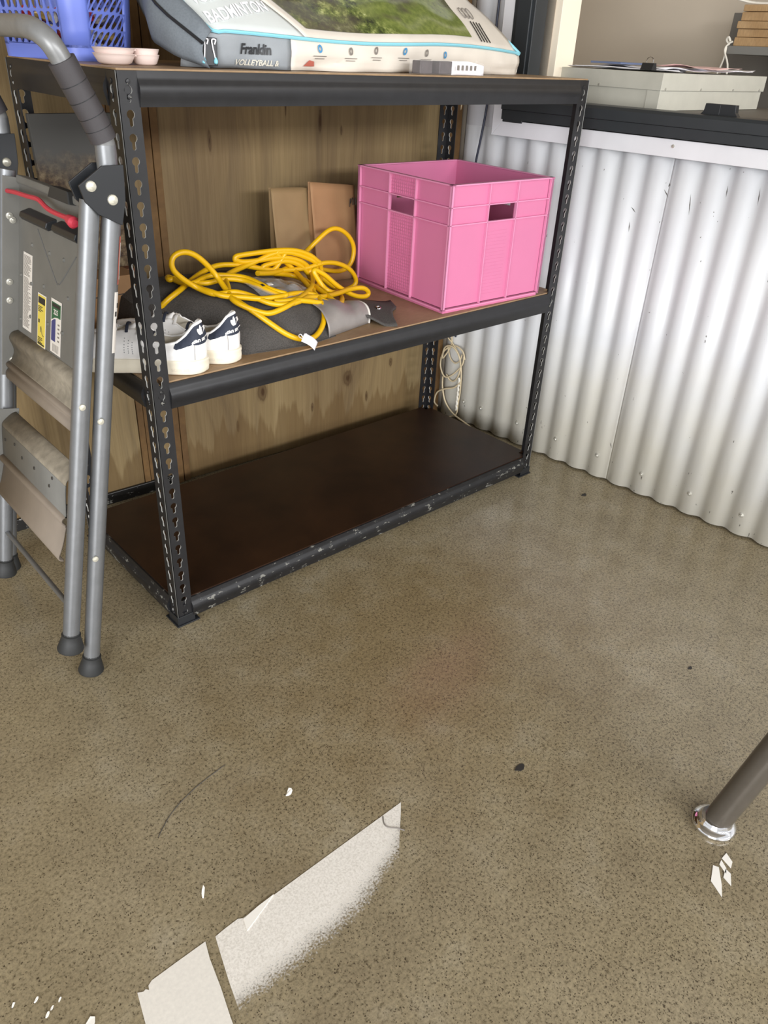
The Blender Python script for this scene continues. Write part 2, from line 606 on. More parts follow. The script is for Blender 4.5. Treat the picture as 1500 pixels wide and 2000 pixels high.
# roofing screws with washers, on the ridges near the floor
for (s, z) in [(.009, .077), (-.144, .077), (-.298, .073), (-.455, .071), (-.612, .068), (.371, .082), (.292, .082), (.162, .08), (-.765, .07), (-.918, .07)]:
    k = round((s - edge) / PITCH)
    s = edge + k * PITCH
    m = MB()
    o = wave(s) + .0012
    m.lathe([(.0, 0), (.0075, 0), (.0075, .0012), (.0045, .002), (.0042, .0055), (.003, .0065), (0, .0065)], WP(s, o, z), (-.9973, -.0733, 0), 10)
    m.build('roofing_screw', M['screw'], wall_right)

# dark scuffs on the paint
for (s, z, a, l) in ((-.179, .842, .9, .012), (-.098, .790, .8, .010), (-.096, .746, 1.5, .014), (-.249, .825, 1.45, .026), (-.333, .867, 1.5, .014), (-.412, .866, 1.45, .020), (.104, .40, 1.5, .014), (-.176, .12, 1.2, .010)):
    m = MB()
    ca, sa = math.cos(a) * l, math.sin(a) * l
    nx, nz = -math.sin(a) * .0011, math.cos(a) * .0011
    q = lambda ds, dz: WP(s + ds, wave(s + ds) + .0018, z + dz)
    m.add([q(-ca, -sa), q(nx, nz), q(ca, sa), q(-nx, -nz)], [(0, 1, 2, 3)])
    m.build('scuff_mark', M['ink_'], wall_right, smooth=0, fix=False)

# ---- plywood back wall
wb = MB().box((-1.6, -.12, 0), (1.5, -.014, 2.85), BP)
wall_back = struct('wall_back', wb.build('wall_back', M['timber'], smooth=0))
for (a, b) in ((-1.55, -.60), (-.597, .222), (.362, 1.335)):
    MB().box((a, -.014, .004), (b, 0, 2.84), BP).build('plywood_sheet', M['plywood'], wall_back, smooth=0)
for (a, b, o) in ((.224, .241, .003), (.243, .263, .0), (.318, .338, .012), (.341, .360, .009)):
    MB().box((a, -.014, .004), (b, o, 2.84), BP).build('timber_batten', M['timber'], wall_back, smooth=0, bevel=.0015)
MB().box((.265, -.014, .004), (.316, -.002, 2.84), BP).build('plywood_strip', M['plywood'], wall_back, smooth=0)
MB().box((-1.55, .0, 0), (.310, .010, .034), BP).build('base_strip', M['base_strip'], wall_back, smooth=0, bevel=.002)
st = MB().box((1.262, .505, 0), (1.318, .548, 2.84))
st.build('corner_stud', M['timber'], wall_back, smooth=0, bevel=.002)

# ---- servery window: black aluminium frame in white trim
wf = MB()
wf.box((WL, -.07, WB - .0), (.345, .024, WT), WP)
wf.box((.287, .024, WB + .062), (.331, .030, WT - .02), WP)
window = struct('window_1', wf.build('window_1', M['black_alu'], smooth=0, bevel=.0015))
m = MB()
m.prism([(.030, .972), (.030, .996), (.035, .998), (.035, 1.021), (.029, 1.028), (.012, 1.029), (-.07, 1.027), (-.07, .972)],
        lambda a, b, d: WP(d, a, b), WR, .345)
m.build('bottom_rail', M['black_alu'], window, smooth=0)
MB().box((WR, -.07, WT - .06), (.345, .024, WT), WP).build('top_rail', M['black_alu'], window, smooth=0, bevel=.0015)
MB().box((WR - .06, -.07, WB), (WR, .024, WT), WP).build('side_rail', M['black_alu'], window, smooth=0, bevel=.0015)
MB().box((.255, -.16, 1.0), (WL, -.07, WT), WP).build('jamb_lining', M['cream'], window, smooth=0, bevel=.001)
tr = MB().prism([(.381, .928), (.3445, .9695), (.3445, 2.1), (.381, 2.1)], lambda a, b, d: WP(a, d, b), .010, .022)
trim = struct('trim_1', tr.build('trim_1', M['white_trim'], smooth=0, bevel=.0008))
MB().prism([(.3805, .928), (.345, .9690), (WR - .1, .9690), (WR - .1, .928)], lambda a, b, d: WP(a, d, b), .010, .0215).build('bottom_trim', M['white_trim'], trim, smooth=0, bevel=.0008)
MB().lathe([(0, 0), (.0045, 0), (.004, .0015), (0, .002)], WP(-.183, .0215, .954), (-.9973, -.0733, 0), 10).build('trim_screw', M['screw'], trim)

# ---- office seen through the servery
ow = MB()
ow.box((-3.0, -1.46, 0), (1.2, -1.40, 2.85), WP)
ow.box((1.14, -1.40, 0), (1.2, -.12, 2.85), WP)
struct('wall_office', ow.build('wall_office', M['beige'], smooth=0))
ct = MB().box((-2.4, -.80, .985), (.38, -.121, 1.02), WP)
ct.box((-2.38, -.78, 0), (.36, -.13, .985), WP)
counter = tag(ct.build('service_counter', M['greypanel'], smooth=0, bevel=.002), 'grey laminate service counter inside the servery window under the cardboard box', 'counter')

# grey shelving on the office wall
shr = thing('wall_shelf', (2.45, .15, .9), 'grey shelf unit on the office wall holding pine offcuts', 'shelf')
def office_box(name, lo, hi, m_, p):
    return MB().box(lo, hi).build(name, m_, p, smooth=0, bevel=.0015)
office_box('back_panel', (2.60, -.75, .70), (2.625, .395, 1.297), M['greypanel'], shr)
office_box('shelf_board', (2.28, -.75, 1.164), (2.60, .222, 1.188), M['greyshelf'], shr)
office_box('bracket', (2.40, .08, 1.09), (2.60, .095, 1.164), M['greyshelf'], shr)
zz = 1.1882
for i, (a, b, h) in enumerate(((.216, -.40, .026), (.214, -.42, .024), (.218, -.41, .022), (.212, -.38, .026), (.208, -.4, .020))):
    o = MB().box((2.30 + .006 * (i % 2), b, zz), (2.45, a, zz + h - .001)).build('timber_offcut', M['pine'], smooth=0, bevel=.002)
    tag(o, ['pine offcut at the bottom of the stack on the office shelf', 'pine offcut second from the bottom of the office shelf stack', 'pine offcut in the middle of the stack on the office shelf',
            'pine offcut second from the top of the office shelf stack', 'pine offcut on the top of the office shelf stack'][i], 'timber', 'pine offcuts stacked on the office shelf')
    zz += h
pp = smooth_path([(2.272, .204, 1.200), (2.268, .216, 1.192), (2.262, .220, 1.172), (2.26, .194, 1.12), (2.25, .190, 1.02)], 5)
sg = MB().tube(pp, .003, 6)
sg.tube(smooth_path([(2.266, .219, 1.184), (2.262, .217, 1.15), (2.26, .226, 1.11), (2.25, .245, 1.02)], 5), .0028, 6)
sg.tube(smooth_path([(2.272, .214, 1.190), (2.27, .226, 1.204), (2.268, .220, 1.212), (2.27, .212, 1.200)], 5), .0035, 6)
tag(sg.build('string', M['string']), 'knotted white string hanging off the end of the office shelf', 'string')
yv = MB().tube(smooth_path([(2.30, .235, zz + .014), (2.32, .18, zz + .004), (2.33, .07, zz + .004), (2.32, -.03, zz + .006)], 5), .004, 6)
tag(yv.build('pale_rope', M['string']), 'pale yellow rope lying on top of the pine offcuts', 'rope')

# grey cardboard archive box on the counter, lid heaped with papers
bx = thing('cardboard_box', (1.73, .10, 1.02), 'large grey lidded cardboard box on the counter inside the window', 'box')
MB().box((1.454, -.056, 1.021), (2.016, .262, 1.100)).build('box_body', M['greyboard'], bx, smooth=0, bevel=.001)
lid = MB().box((1.449, -.061, 1.068), (2.021, .267, 1.108)).build('lid', M['greyboard'], bx, smooth=0, bevel=.001)
MB().box((1.4515, -.0585, 1.0215), (1.460, -.02, 1.0725)).build('corner_flap', M['greyboard'], bx, smooth=0, bevel=.0006)
for (x, y, ax) in ((1.449, .13, (-1, 0, 0)), (1.449, .24, (-1, 0, 0)), (1.47, -.061, (0, -1, 0)), (1.65, -.061, (0, -1, 0)), (1.83, -.061, (0, -1, 0)), (1.99, -.061, (0, -1, 0))):
    MB().lathe([(0, 0), (.0035, 0), (.003, .0012), (0, .0016)], (x, y, 1.072), ax, 8).build('stud', M['screw'], lid)
# papers
def sheet(name, cx, cy, z, w, h, rot, m_, label, curl=.004, cat='paper', grp=None):
    c, s = math.cos(rot), math.sin(rot)
    sd = random.random() * 9
    def fn(u, v):
        a, b = (u - .5) * w, (v - .5) * h
        zz_ = z + curl * (noise.noise(Vector((u * 2.3 + sd, v * 2.3, sd))) + .62) * (.4 + abs(u - .5) * 1.6)
        return (cx + a * c - b * s, cy + a * s + b * c, zz_)
    o = MB().grid(fn, 9, 9).build(name, m_, solid=.0006, fix=False)
    return tag(o, label, cat, grp)
ps = [(1.60, .15, .20, .22, .1, 'paper', 'white paper sheet at the left end of the box lid'),
      (1.58, .13, .21, .297, .4, 'paper', 'white paper sheet under the black binder clip on the box'),
      (1.66, .10, .20, .29, -.25, 'paper', 'crumpled white paper sheet rising behind the binder clip'),
      (1.72, .00, .22, .16, .08, 'pinkpaper', 'pink paper sheet on top of the box lid papers'),
      (1.80, .02, .24, .15, -.12, 'paper', 'white paper sheet under the pink sheet'),
      (1.90, -.0, .18, .1, .2, 'paper', 'curled white paper sheet at the right end of the box lid')]
zz = 1.1090
for i, (cx, cy, w_, h_, r_, k_, lb) in enumerate(ps):
    sheet('paper_sheet', cx, cy, zz + (.006 if k_ == 'pinkpaper' else 0), w_, h_, r_, M[k_], lb, .009 if i in (2, 3) else .005, grp='papers on the grey box lid')
    zz += .0014
bk = MB().box((1.52, .12, 1.1215), (1.66, .22, 1.1265)).build('notebook', M['bluepaper'], smooth=0, bevel=.001)
tag(bk, 'thin dark blue booklet lying among papers on the grey box', 'booklet')
bc = thing('binder_clip', (1.475, .0, 1.118), 'black binder clip on the papers at the front of the box', 'binder clip')
MB().prism([(-.012, 0), (-.006, .016), (.006, .016), (.012, 0)], lambda a, b, d: (1.478 + a, .005 + d, 1.1125 + b), -.017, .017).build('clip_body', M['blackplastic'], bc, smooth=0)
MB().tube(smooth_path([(1.478, -.005, 1.129), (1.478, -.004, 1.138), (1.478, .005, 1.142), (1.478, .013, 1.138), (1.478, .014, 1.129)], 4), .0009, 5).build('wire_handle', M['chrome'], bc)
# small black flared holder and a pen on the window ledge
ch = MB().prism([(-.046, 0), (-.039, .008), (-.037, .024), (.037, .024), (.039, .008), (.046, 0)], lambda a, b, d: WP(-.267 + a, -.014 + d, 1.0282 + b), -.010, .008)
ch.box((-.2675, -.0065, 1.030), (-.2665, -.0055, 1.050), WP)
tag(ch.build('ledge_holder', M['blackplastic'], smooth=0, bevel=.0012), 'small black flared plastic holder on the black window ledge', 'holder')
pen = thing('pen', WP(-.42, -.04, 1.022), 'silver and blue pen leaning beside the grey box right end', 'pen')
MB().tube([WP(-.384, -.02, 1.0225), WP(-.374, -.028, 1.062)], .0032, 8).build('barrel', M['chrome'], pen)
MB().tube([WP(-.374, -.028, 1.062), WP(-.3715, -.030, 1.072)], [.0034, .002], 8).build('cap', M['darkcable'], pen)

# ================================================================== STORAGE RACK
RW, RD, RH = 1.2195, .4697, 1.089
ZT = (.0674, .5723, 1.0887)
HP, HZ = .0341985, 1.0207
rack = thing('storage_rack', (RW / 2, RD / 2, 0), 'black boltless steel storage rack with three shelves against plywood wall', 'rack')

def keyhole():
    r, w, lo = .0068, .0031, -.0135
    a0 = math.asin(w / r)
    pts = []
    for i in range(13):
        a = -PI / 2 + a0 + (2 * PI - 2 * a0) * i / 12
        pts.append((r * math.cos(a), .004 + r * math.sin(a)))
    pts += [(-w, lo + .002), (-w * .4, lo), (w * .4, lo), (w, lo + .002)]
    return pts
KH = keyhole()
FW, FT = .036, .0022
_cell = [(-FW / 2, -HP / 2), (FW / 2, -HP / 2), (FW / 2, HP / 2), (-FW / 2, HP / 2)]
_tri = tessellate_polygon([[Vector((p[0], p[1], 0)) for p in _cell], [Vector((p[0], p[1], 0)) for p in KH]])
_all = _cell + KH
def flange(mb, fn):
    """fn(a across, b up, d depth)"""
    n = len(_all)
    for k in range(-1, 30):
        zc = HZ - k * HP
        vs = [fn(FW / 2 + p[0], zc + p[1], 0) for p in _all] + [fn(FW / 2 + p[0], zc + p[1], FT) for p in _all]
        fs = [tuple(t) for t in _tri] + [tuple(i + n for i in reversed(t)) for t in _tri]
        mb.add(vs, fs)
        hs = [(i, 4 + (i - 4 + 1) % len(KH)) for i in range(4, n)]
        mb.add(vs, [(i, j, j + n, i + n) for i, j in hs], 1)
        mb.add(vs, [(1, 2, 2 + n, 1 + n), (3, 0, n, 3 + n)])
    top, bot = HZ + HP * 1.5, HZ - HP * 29.5
    for (a, b) in ((top, 1.0855), (.0036, bot)):
        vs = [fn(x, z, d) for d in (0, FT) for (x, z) in ((0, a), (FW, a), (FW, b), (0, b))]
        mb.add(vs, [(0, 1, 2, 3), (7, 6, 5, 4), (0, 4, 5, 1), (2, 6, 7, 3), (1, 5, 6, 2), (3, 7, 4, 0)])
for (px, py, sx, sy) in ((0, 0, 1, 1), (RW, 0, -1, 1), (0, RD, 1, -1), (RW, RD, -1, -1)):
    mb = MB()
    flange(mb, lambda a, b, d: (px + sx * a, py + sy * d, b))
    flange(mb, lambda a, b, d: (px + sx * d, py + sy * a, b))
    mb.tube([(px, py, .004), (px, py, 1.0855)], .0008, 6, mi=2)
    post = mb.build('post', [M['black'], M['hole_bright'], M['edge_wear']], rack, smooth=0)
    ft = MB()
    q = (lambda a, b, c: (px + sx * a, py + sy * b, c))
    ft.box((-.006, -.006, 0), (.050, .050, .0035), q)
    ft.box((-.0025, -.0025, .0035), (.040, -.0003, .024), q)
    ft.box((-.0025, -.0003, .0035), (-.0003, .040, .024), q)
    ft.build('foot_plate', M['blackplastic'], post, smooth=0, bevel=.0008)

BEAM = [(-.014, 0), (0, 0), (.0005, -.009), (.0015, -.013), (.0050, -.018), (.0068, -.024), (.0066, -.031), (.0048, -.038), (.0030, -.044), (.0020, -.0507), (-.014, -.0507), (-.014, -.049), (-.0005, -.049), (.001, -.030), (-.002, -.003), (-.014, -.002)]
def beam(zt, along, pos, a, b, out, m_, rivets=True):
    mb = MB()
    if along == 'x':
        fn = lambda d, z, t: (t, pos + out * d, zt + z)
    else:
        fn = lambda d, z, t: (pos + out * d, t, zt + z)
    mb.prism(BEAM, fn, a, b)
    # end tabs that hook behind the posts, each with a pressed stud
    for e, q in ((a, -1), (b, 1)):
        lo, hi = (e - .022, e + .002) if q < 0 else (e - .002, e + .022)
        if along == 'x':
            mb.box((lo, pos - out * .0075, zt - .049), (hi, pos - out * .0025, zt - .003))
        else:
            mb.box((pos - out * .0075, lo, zt - .049), (pos - out * .0025, hi, zt - .003))
    o = mb.build('beam', m_, rack, smooth=40)
    if rivets:
        for e, q in ((a, -1), (b, 1)):
            for dz in (-.015, -.036):
                c = (e + q * .016, pos + out * .0005, zt + dz) if along == 'x' else (pos + out * .0005, e + q * .016, zt + dz)
                ax = (0, out, 0) if along == 'x' else (out, 0, 0)
                MB().lathe([(0, 0), (.0042, 0), (.0036, .0012), (0, .0017)], c, ax, 8).build('rivet', M['scuffed'], o)
    return o
for i, z in enumerate(ZT):
    m_ = M['scuffed'] if i == 0 else M['black']
    zb = z - .003
    beam(zb, 'x', 0, FW - .001, RW - FW + .001, -1, m_)
    beam(zb, 'x', RD, FW - .001, RW - FW + .001, 1, m_)
    beam(zb, 'y', 0, FW - .001, RD - FW + .001, -1, m_)
    beam(zb, 'y', RW, FW - .001, RD - FW + .001, 1, m_)
    b = MB()
    b.prism([(.026, .004), (RW - .026, .004), (RW - .026, .028), (RW - .004, .028), (RW - .004, RD - .028), (RW - .026, RD - .028), (RW - .026, RD - .004), (.026, RD - .004), (.026, RD - .028), (.004, RD - .028), (.004, .028), (.026, .028)] if i < 2 else
            [(.0028, .0028), (RW - .0028, .0028), (RW - .0028, RD - .0028), (.0028, RD - .0028)],
            lambda x, y, d: (x, y, d), z - (.010 if i < 2 else .0028), z)
    b.build('shelf_board', M['hardboard'] if i == 0 else M['mdf'], rack, smooth=0)

# ================================================================== MIDDLE SHELF
ZM = .5723
# ---- pink crate
C0 = Vector((.789, .020, ZM))                     # near corner at the floor of the crate
EX = Vector((.998, -.050, 0)).normalized()        # along its front face
EY = Vector((.058, .998, 0)).normalized()         # along its left face
CW, CD, CH = .352, .362, .298
def CP(a, b, z):
    return tuple(C0 + EX * a + EY * b + Vector((0, 0, z)))
crate = thing('crate', tuple(C0 + EX * CW / 2 + EY * CD / 2), 'large square pink plastic crate with handle slots on the middle shelf', 'crate')
TH = .0035
INS = .007                                        # panels stand back behind the ribs
HZ0, HZ1 = .208, .248                             # handle slot band
def crate_wall(fn, length, name):
    """fn(t along, d inwards, z): smooth panel with a handle slot"""
    a, b = length * .36, length * .64
    mb = MB()
    for (t0, t1, z0, z1) in ((INS, a, .012, CH - .002), (b, length - INS, .012, CH - .002), (a, b, .012, HZ0), (a, b, HZ1, CH - .002)):
        mb.box((t0, INS, z0), (t1, INS + TH, z1), fn)
    return mb.build(name, M['pink'], crate, smooth=0)
sides = [(lambda t, d, z: CP(t, d, z), CW), (lambda t, d, z: CP(d, t, z), CD),
         (lambda t, d, z: CP(t, CD - d, z), CW), (lambda t, d, z: CP(CW - d, t, z), CD)]
for k, (fn, L) in enumerate(sides):
    w_ = crate_wall(fn, L, 'side_wall')
    rb = MB()
    a, b = L * .36, L * .64
    for t in (a, b):                              # upright ribs
        rb.box((t - .0013, 0, .010), (t + .0013, INS, CH - .002), fn)
    for z in (HZ0, HZ1):                          # belts above and below the slot
        rb.box((.0, .0, z - .0013), (L, INS, z + .0013), fn)
    rb.box((0, 0, .010), (.0022, INS, CH - .001), fn)   # corner fins
    rb.box((L - .0085, 0, .010), (L, INS, CH - .001), fn)
    rb.box((0, 0, .006), (L, INS + TH, .0095), fn)
    rb.build('rib', M['pink_rib'], crate, smooth=0)
    if k == 1 or k == 3:                          # waffle grid pressed into the middle panel
        g = MB()
        t = a + .006
        while t < b - .003:
            g.box((t - .0007, INS - .0016, .016), (t + .0007, INS, HZ0 - .006), fn)
            g.box((t - .0007, INS - .0016, HZ1 + .005), (t + .0007, INS, CH - .006), fn)
            t += .0078
        z = .018
        while z < CH - .008:
            if not (HZ0 - .006 < z < HZ1 + .006):
                g.box((a + .003, INS - .0016, z - .0007), (b - .003, INS, z + .0007), fn)
            z += .0078
        g.build('waffle_grid', M['pink'], crate, smooth=0)
    else:
        g = MB()
        z = .03
        while z < HZ0 - .02:
            g.box((a + .006, INS - .0006, z - .0006), (b - .02, INS, z + .0006), fn)
            z += .0085
        g.build('ridge_grid', M['pink'], crate, smooth=0)
MB().box((.004, .004, 0), (CW - .004, CD - .004, .006), CP).build('crate_base', M['pink'], crate, smooth=0)
rim = MB()
for fn, L in sides:
    rim.box((-.001, -.001, CH - .003), (L + .001, INS + TH, CH), fn)
rim.build('rim', M['pink_rib'], crate, smooth=0)

# ---- two kraft paper bags at the back
def paper_bag(x0, x1, zt, y, name, m_, label, lean, slope):
    root = thing('paper_bag', ((x0 + x1) / 2, y, ZM), label, 'paper bag', 'kraft paper bags behind the cord')
    D = .035
    def face(front):
        def fn(u, v):
            x = x0 + (x1 - x0) * u
            z = ZM + .001 + (zt + slope * (u - .5) - ZM - .001) * v
            w = D * (1 - .88 * v) + .004
            n_ = noise.noise(Vector((x * 19, z * 13, 3.1 if front else 8.8))) * .007 * (1 - abs(2 * u - 1) ** 6)
            yy = y + lean * v
            return (x, yy - w / 2 + n_ if front else yy + w / 2 + n_, z)
        return fn
    MB().grid(face(True), 18, 16).build('front_panel', m_, root, fix=False, solid=.0006)
    MB().grid(face(False), 8, 8).build('back_panel', m_, root, fix=False, solid=.0006)
    for u in (0, 1):
        def gs(a, v, u=u):
            f = Vector(face(True)(u, v)); b = Vector(face(False)(u, v))
            p = f.lerp(b, a)
            p.x += (.006 if u == 0 else -.006) * (1 - abs(2 * a - 1)) * v
            return p
        MB().grid(gs, 3, 10).build('side_gusset', m_, root, fix=False, smooth=10)
    return root
paper_bag(.592, .712, .812, .448, 'a', M['kraft'], 'plain brown kraft paper bag, left of the pair behind the yellow cord', .02, -.006)
pbag = paper_bag(.702, .850, .817, .428, 'b', M['kraft2'], 'brown kraft paper bag with black handwriting, beside the pink crate', .022, -.016)
ink = MB()
ox, oz, oy = .826, .768, .4300
ink.tube(smooth_path([(ox - .002, oy, oz - .010), (ox - .001, oy, oz + .008), (ox + .0, oy, oz + .010), (ox + .0005, oy, oz - .001), (ox + .005, oy, oz + .010), (ox + .008, oy, oz + .011), (ox + .009, oy, oz - .006)], 5), .0010, 6)
ink.tube(smooth_path([(ox + .013, oy, oz - .006), (ox + .013, oy, oz + .009), (ox + .018, oy, oz + .010), (ox + .020, oy, oz - .006)], 5), .0010, 6)
ink.build('handwriting', M['ink'], pbag)

# ---- charcoal felt sack (its surface also carries the cord)
def itp(x, xs, ys):
    if x <= xs[0]: return ys[0]
    for i in range(len(xs) - 1):
        if x <= xs[i + 1]:
            return ys[i] + (ys[i + 1] - ys[i]) * (x - xs[i]) / (xs[i + 1] - xs[i])
    return ys[-1]
def sack_y0(x):
    return itp(x, [.03, .1, .16, .236, .376, .58], [.25, .2, .14, .045, .02, .055])
def sack_h(x, y):
    y0 = sack_y0(x)
    if y <= y0: return ZM
    A = itp(x, [.085, .105, .135, .18, .28, .38, .45, .52, .58, .60], [0, .75, .93, .97, 1.0, .95, .80, .70, .55, .30])
    q = .02 + (y - y0) * .43 / (.46 - y0)
    return ZM + A * itp(q, [.0, .02, .03, .05, .09, .15, .22, .30, .36, .42, .45], [0, 0, .012, .042, .075, .094, .104, .106, .095, .05, .0])
def mound(x0, x1, drop, yb=.455, wr=.0035, f=1.0):
    def fn(u, v):
        x = x0 + (x1 - x0) * u
        ya = sack_y0(x)
        w = v ** 1.5
        y = ya + (yb - ya) * w * f
        z = sack_h(x, y) - drop
        z += noise.noise(Vector((x * 18, y * 14, 1.7))) * wr * min(1, 8 * (z - ZM) / .1 + .05)
        return (x, y, max(z, ZM + .0008))
    return fn
sack = thing('felt_sack', (.3, .22, ZM), 'charcoal felt sack with silver grey lining lying under the yellow cord', 'sack')
MB().grid(mound(.088, .468, .004), 60, 36).build('felt_body', M['felt'], sack, fix=False, solid=.0035)
def lining(u, v):
    x = .448 + .142 * u + .010 * math.sin(PI * v) * u
    ry = .070 - .026 * u
    yc = .036 + .030 * u + ry
    hz = (.068 - .030 * u) * (1 - .12 * math.sin(u * 11 + 1) * (1 - u))
    w = noise.noise(Vector((u * 5, v * 4.5, 5))) * .006 * math.sin(PI * v)
    return (x, yc - ry * math.cos(PI * v), ZM + .001 + max(0, hz * math.sin(PI * v) ** .75 + w))
lin_ = MB().grid(lining, 30, 26).build('satin_lining', M['satin'], sack, fix=False, solid=.002)
MB().tube([Vector(lining(1, v / 14)) for v in range(15)], .0026, 6).build('lining_hem', M['label_white'], lin_)
# flap with its snap button
def flap(u, v):
    lf = Vector((.575 + .035 * v, .072 + .115 * v))
    R_ = [(.628, .008), (.652, .050), (.688, .092), (.730, .122), (.764, .184)]
    k = min(3, int(v * 4)); q = v * 4 - k
    rt = Vector(R_[k]).lerp(Vector(R_[k + 1]), q)
    p_ = lf.lerp(rt, u)
    z = ZM + .003 + .022 * (1 - u) ** 2 + .010 * math.sin(PI * v) * (1 - .4 * u) + .004 * math.sin(u * 7 + v * 5) * u
    return (p_.x, p_.y + .018 * math.sin(PI * u) * (v - .3), z)
fl = MB().grid(flap, 22, 14).build('flap', M['felt'], sack, fix=False, solid=.004)
p = Vector(flap(.66, .50))
MB().lathe([(.0065, 0), (.0065, .001), (.0045, .0028), (.003, .0015), (0, .0014)], (p.x, p.y, p.z + .001), (-.25, -.5, 1), 14).build('snap_button', M['chrome'], fl)

# ---- crumpled clear packet lying on the sack
def packet(u, v):
    x = .335 + .15 * u
    y = .105 + .115 * v
    z = sack_h(x, y) + .004 + .010 * (noise.noise(Vector((x * 42, y * 42, 2))) + .7) * math.sin(PI * u) ** .5 * math.sin(PI * v) ** .5
    return (x, y, z)
pk = thing('clear_packet', (.4, .16, .67), 'crinkled clear plastic packet on the felt sack under the cord', 'packet')
MB().grid(packet, 30, 24).build('film', M['clear'], pk, fix=False, smooth=25)
MB().box((.352, .150, 0), (.366, .158, .0015), lambda a, b, c: (a, b, c + sack_h(a, b) + .0125)).build('print_strip', M['ink'], pk, smooth=0)
MB().box((.366, .150, 0), (.380, .158, .0015), lambda a, b, c: (a, b, c + sack_h(a, b) + .0125)).build('print_strip', M['label_white'], pk, smooth=0)

